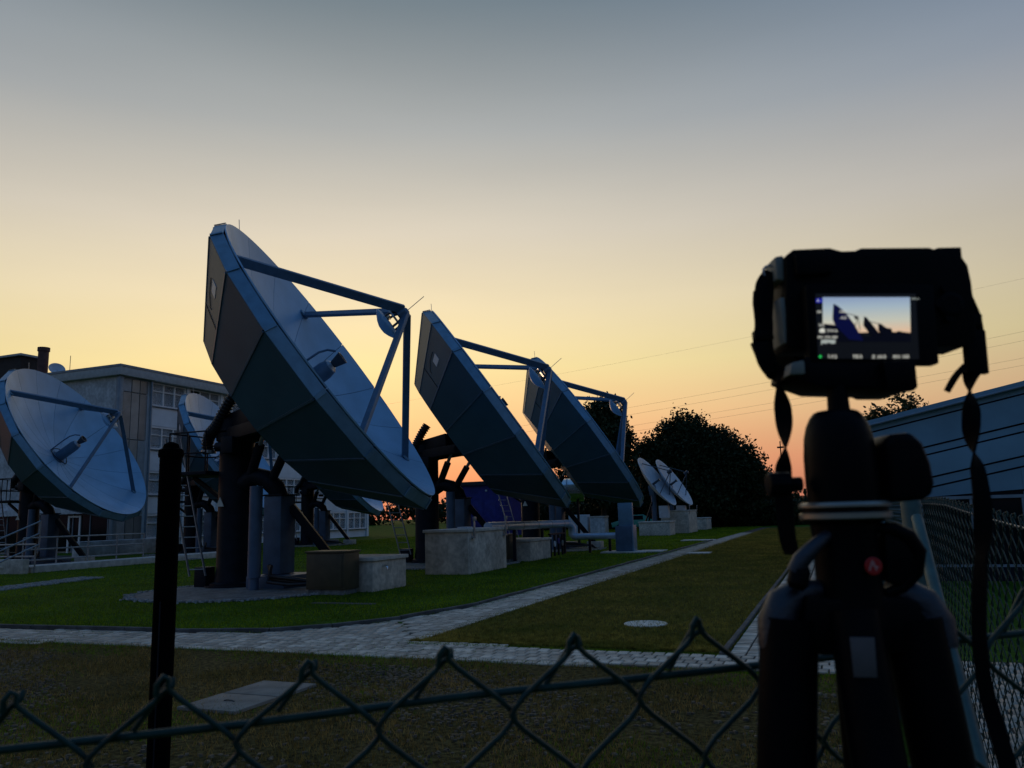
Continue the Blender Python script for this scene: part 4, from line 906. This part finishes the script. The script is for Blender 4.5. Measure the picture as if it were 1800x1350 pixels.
# camera strap: two webbing ends with buckles, twisting as they hang
def ribbon(ctrl, width, twist, n=14, th=.0008, sy=0.0):
    P_ = [Vector((a/1000, sy+c, b/1000)) for a, b, c in ctrl]; pts = []; w = []; tw = []
    for i in range(len(P_)-1):
        p0, p1, p2, p3 = P_[max(i-1, 0)], P_[i], P_[i+1], P_[min(i+2, len(P_)-1)]
        for k in range(n + (i == len(P_)-2)):
            s = k/n; pts.append(.5*((2*p1)+(p2-p0)*s+(2*p0-5*p1+4*p2-p3)*s*s+(3*p1-p0-3*p2+p3)*s**3)); w.append(width[i]*(1-s)+width[i+1]*s); tw.append(twist[i]*(1-s)+twist[i+1]*s)
    mb = MB(); vs = []
    for i, p in enumerate(pts):
        t_ = (pts[min(i+1, len(pts)-1)]-pts[max(i-1, 0)]).normalized(); x = Vector((1, 0, 0)); x = (x-t_*x.dot(t_)).normalized(); y = t_.cross(x)
        a = R(tw[i]); u = x*math.cos(a)+y*math.sin(a); v = t_.cross(u)
        for su, sv in ((-1, -1), (1, -1), (1, 1), (-1, 1)): vs.append(p+u*(su*w[i]/2000)+v*(sv*th))
    k = len(pts); fs = [(i*4+j, i*4+(j+1) % 4, i*4+4+(j+1) % 4, i*4+4+j) for i in range(k-1) for j in range(4)]+[(3, 2, 1, 0), tuple((k-1)*4+j for j in range(4))]
    return mb.add(vs, fs)
st = part('strap', ribbon([(-54.6, 50.6, .002), (-60, 42, 0), (-61.5, 27, 0), (-61.8, 12, 0), (-63.5, 0, 0), (-62, -12, 0), (-58.5, -20.5, 0), (-56.6, -23.5, 0), (-54.0, -40, 0), (-54, -66.5, 0), (-55.2, -85, .004), (-55.8, -104, .006), (-55.7, -128, .006), (-53, -142, .008)],
     [5, 9, 12, 12, 12.5, 12, 10, 9.5, 11, 11, 11, 11, 11, 11], [0, 0, 0, 0, 0, 10, 20, 75, 160, 268, 350, 380, 400, 420]), 'strap', CAM, smooth=.7)
part('strap_buckle', MB().prism([(-69.5, 8), (-57, 8), (-56.5, 1.5), (-69.3, 1.5)], -3, 3, mm), 'body', st, bev=.0006)
part('strap_keeper', MB().prism([(-71.3, 0), (-60, 1.0), (-54.5, -20.5), (-63, -21.5), (-66.5, -16)], -2.6, 2.6, mm), 'body', st, bev=.0006)
part('strap_tail', ribbon([(-60, -12, -.002), (-55, -18, -.003), (-49.5, -23, -.003)], [3.2, 3.2, 3], [60, 60, 60]), 'strap', st)
part('strap_ring', MB().tube([(-.0545+.0045*math.cos(R(a)), .001, .050+.0045*math.sin(R(a))) for a in range(0, 361, 30)], .0009, 6), 'galv', st)
part('strap_pad', MB().prism([(-53.5, 50), (-58, 44), (-66.8, 36.5), (-67.8, 28), (-67, 10), (-65.5, 4), (-57.5, 4), (-55.5, 20), (-53.5, 36)], -2.2, 2.2, mm), 'strap', st, bev=.0008)
st = part('strap', ribbon([(71.6, 49.5, 0), (74.2, 40.4, 0), (75.5, 27.3, 0), (77.3, 12.5, 0), (77.6, -2.2, 0), (75.8, -16.7, 0), (71.4, -30.2, 0), (69.9, -48.7, 0), (67.6, -69.8, 0), (69.2, -89, 0), (69.6, -109, 0), (67.8, -130, 0), (64.6, -146, 0), (60, -174, 0), (57.2, -200, 0), (57.6, -228, 0), (62, -255, 0), (70, -300, 0)],
     [5, 8, 8, 12, 13, 12, 10.5, 11, 11, 11, 11, 11, 10, 8.5, 8.5, 9, 11, 11], [0, 0, 55, 10, 0, 0, 80, 178, 262, 345, 365, 400, 445, 410, 400, 380, 360, 360]), 'strap', CAM, smooth=.7)
part('strap_buckle', MB().prism([(69, 16), (83, 15.2), (82.6, 6.5), (70.5, 6.5)], -3, 3, mm), 'body', st, bev=.0006)
part('strap_keeper', MB().prism([(70.5, 4), (84.2, 4), (83.2, -26), (69.5, -25)], -2.6, 2.6, mm), 'body', st, bev=.0006)
part('strap_tail', ribbon([(68, -20, -.002), (60, -28, -.003), (53, -37.5, -.004)], [3.5, 4.5, 4], [15, 15, 15]), 'strap', st)
part('strap_ring', MB().tube([(.0716+.0045*math.cos(R(a)), .001, .047+.0045*math.sin(R(a))) for a in range(0, 361, 30)], .0009, 6), 'galv', st)

def tripod():
    t = thing('tripod', 'black photo tripod with ball head and round red badge behind the fence corner', 'tripod', (OX, OY, 0), YAW)
    def Z(a, b, d): return (a/1000, d/1000, OZ+b/1000)
    k_ = .88
    def LA(prof, *a): return MB().lathe([(r*k_, h) for r, h in prof], *a)
    part('mounting_plate', MB().prism([(-47.2, -21.9), (-45.7, -16.1), (-39.6, -13), (-36, -10), (28, -13.5), (30.5, -15.4), (28.8, -31.2), (25.0, -33.2), (9.1, -32.8), (5.8, -31.3), (-27.7, -29.6)], -6, 34, Z), 'tripod', t, bev=.0018)
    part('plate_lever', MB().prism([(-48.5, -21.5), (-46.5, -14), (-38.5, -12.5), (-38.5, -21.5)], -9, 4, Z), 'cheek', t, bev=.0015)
    part('clamp_block', MB().prism([(8, -15), (28, -15), (28, -32), (25, -34), (9.5, -34)], -12, -6.2, Z), 'tripod', t, bev=.0018)
    part('neck', MB().lathe([(.0062, OZ-.028), (.0062, OZ-.034), (.0070, OZ-.05)], 20, (-.0168, 0, 0)), 'tripod', t, smooth=.8)
    part('ball', LA([(.004, OZ-.042), (.010, OZ-.0445), (.0155, OZ-.05), (.017, OZ-.056)], 24, (-.0172, 0, 0)), 'tripod', t, smooth=.8)
    part('ball_housing', MB().lathe([(0.0111, OZ-.0438), (0.0131, OZ-.0446), (0.0156, OZ-.0475), (0.0182, OZ-.0530), (0.0199, OZ-.0600), (0.0210, OZ-.072), (0.0212, OZ-.088), (0.0208, OZ-.1005)], 40, (-.0190, 0, 0)), 'tripod', t, smooth=.8)
    part('friction_knob', MB().prism([(2, -64), (8, -60), (19, -59), (25, -66), (28.5, -78), (29.5, -90), (27.5, -97), (22, -99.5), (3, -100.5)], -17, 17, Z), 'tripod', t, bev=.005, seg=3)
    part('pan_knob', MB().lathe([(.0045, 0), (.0045, .006), (.0078, .0075), (.0078, .0195), (.0068, .0205)], 12, (-.0445, -.002, OZ-.0880), (-1, 0, 0)), 'tripod', t, bev=.0006, smooth=.7)
    pr = part('pan_ring', LA([(.0262, OZ-.0992), (.0290, OZ-.0996), (.0300, OZ-.1010), (.0300, OZ-.1022), (.0278, OZ-.1028), (.0278, OZ-.1052), (.0298, OZ-.1060), (.0298, OZ-.1088), (.0285, OZ-.1096)], 56, (-.0192, 0, 0)), 'ringm', t, smooth=.5)
    part('ring_groove', LA([(.0281, OZ-.1026), (.0281, OZ-.1054)], 48, (-.0192, 0, 0)), 'tripod', pr)
    part('column_head', LA([(.0283, OZ-.1098), (.022, OZ-.1125), (.0212, OZ-.120), (.0212, OZ-.148), (.0225, OZ-.160), (.024, OZ-.172)], 36, (-.0205, 0, 0)), 'tripod', t, smooth=.7)
    part('lock_lever', MB().tube([Z(-6, -115, -8), Z(4, -116, -12), Z(12, -120, -12), Z(17.5, -129, -10), Z(16, -141, -8), Z(8, -150, -6), Z(-2, -153, -6)], [.003, .0042, .0046, .005, .0046, .004, .003], 10), 'tripod', t, smooth=1)
    part('lever_cam', MB().prism([(-2, -118), (10, -121), (14.5, -130), (13, -141), (5, -148), (-3, -146)], -13, -3, Z), 'tripod', t, bev=.002)
    part('tilt_handle', MB().tube([Z(-34, -118, -10), Z(-44, -124, -14), Z(-53, -132, -15), Z(-57, -139, -14)], [.0035, .0042, .0052, .0050], 10), 'shoulder', t, smooth=1)
    part('tilt_handle_end', MB().lathe([(.004, -.004), (.0062, 0), (.0062, .008), (.004, .011)], 12, Z(-54, -138, -14), (-.3, 0, -1)), 'tripod', t, smooth=.6)
    bd = part('badge', MB().lathe([(.0050, 0), (.0050, .0007), (.0046, .0009)], 28, Z(-14.4, -136.2, -21.2), (0, -1, 0)), 'red', t)
    for a, b in (((-17.2, -138.6), (-14.9, -132.9)), ((-14.9, -132.9), (-13.0, -138.6)), ((-15.2, -135.6), (-11.8, -137.0))):
        part('badge_mark', MB().beam(Z(*a, -22.2), Z(*b, -22.2), .0007, .0002, up=(0, 1, 0)), 'badgew', bd)
    # crown with three leg shoulders
    part('crown', MB().prism([(-52, -152), (-36, -154), (0, -154), (14, -157), (16, -175), (8, -186), (-48, -186), (-56, -174)], -16, 16, Z), 'tripod', t, bev=.004)
    part('leg_shoulder', MB().tube([Z(-38, -150.5, 0), Z(-50, -152, 0), Z(-61, -158, -2), Z(-66, -168, -3), Z(-66, -182, -3)], [.006, .009, .0105, .0115, .012], 14), 'shoulder', t, smooth=1)
    part('leg_shoulder', MB().tube([Z(2, -152, 0), Z(10, -153, 0), Z(21, -160, -2), Z(26, -170, -3), Z(26, -184, -3)], [.006, .009, .0105, .0115, .012], 14), 'shoulder', t, smooth=1)
    for k in range(3):
        part('shoulder_rib', MB().tube([Z(3+5*k, -157-2.2*k, -10), Z(8+5*k, -161-3*k, -12), Z(10+5*k, -168-3*k, -12)], .0012, 6), 'shoulder', t, smooth=1)
    def leg(a, b, lens, r0, lab=None):
        a, b = Vector(a), Vector(b); p = a; f = 0
        lg = part('leg', MB().tube([a, a.lerp(b, .36)], r0, 18), 'tripod', t, smooth=.8)
        part('leg_clamp', MB().tube([a.lerp(b, .345), a.lerp(b, .385)], r0*1.25, 14), 'tripod', lg, smooth=.6)
        part('leg_section', MB().tube([a.lerp(b, .385), a.lerp(b, .68)], r0*.82, 16), 'tripod', lg, smooth=.8)
        part('leg_clamp', MB().tube([a.lerp(b, .665), a.lerp(b, .70)], r0*1.05, 14), 'tripod', lg, smooth=.6)
        part('leg_section', MB().tube([a.lerp(b, .70), a.lerp(b, .985)], r0*.66, 16), 'tripod', lg, smooth=.8)
        part('rubber_foot', MB().lathe([(r0*.8, 0), (r0*.9, .02), (r0*.7, .04)], 14, (b.x, b.y, 0)), 'rubber', lg)
        return lg
    leg(Z(-59, -166, -3), (-.24, -.05, .0), 0, .0165)
    leg(Z(13, -168, -3), (.17, -.07, .0), 0, .0170)
    lg = leg(Z(-25.5, -162, -14), (-.03, -.36, .0), 0, .0145)
    part('leg_label', MB().prism([(-38, -172.5), (-24.5, -173), (-25, -194), (-37.6, -193.5)], -37.4, -36.8, Z), 'label', lg, bev=.0003)
    part('centre_column', MB().tube([(-.0205, .002, OZ-.17), (-.0205, .002, OZ-.62)], .0115, 18), 'tripod', t, smooth=.8)
tripod()
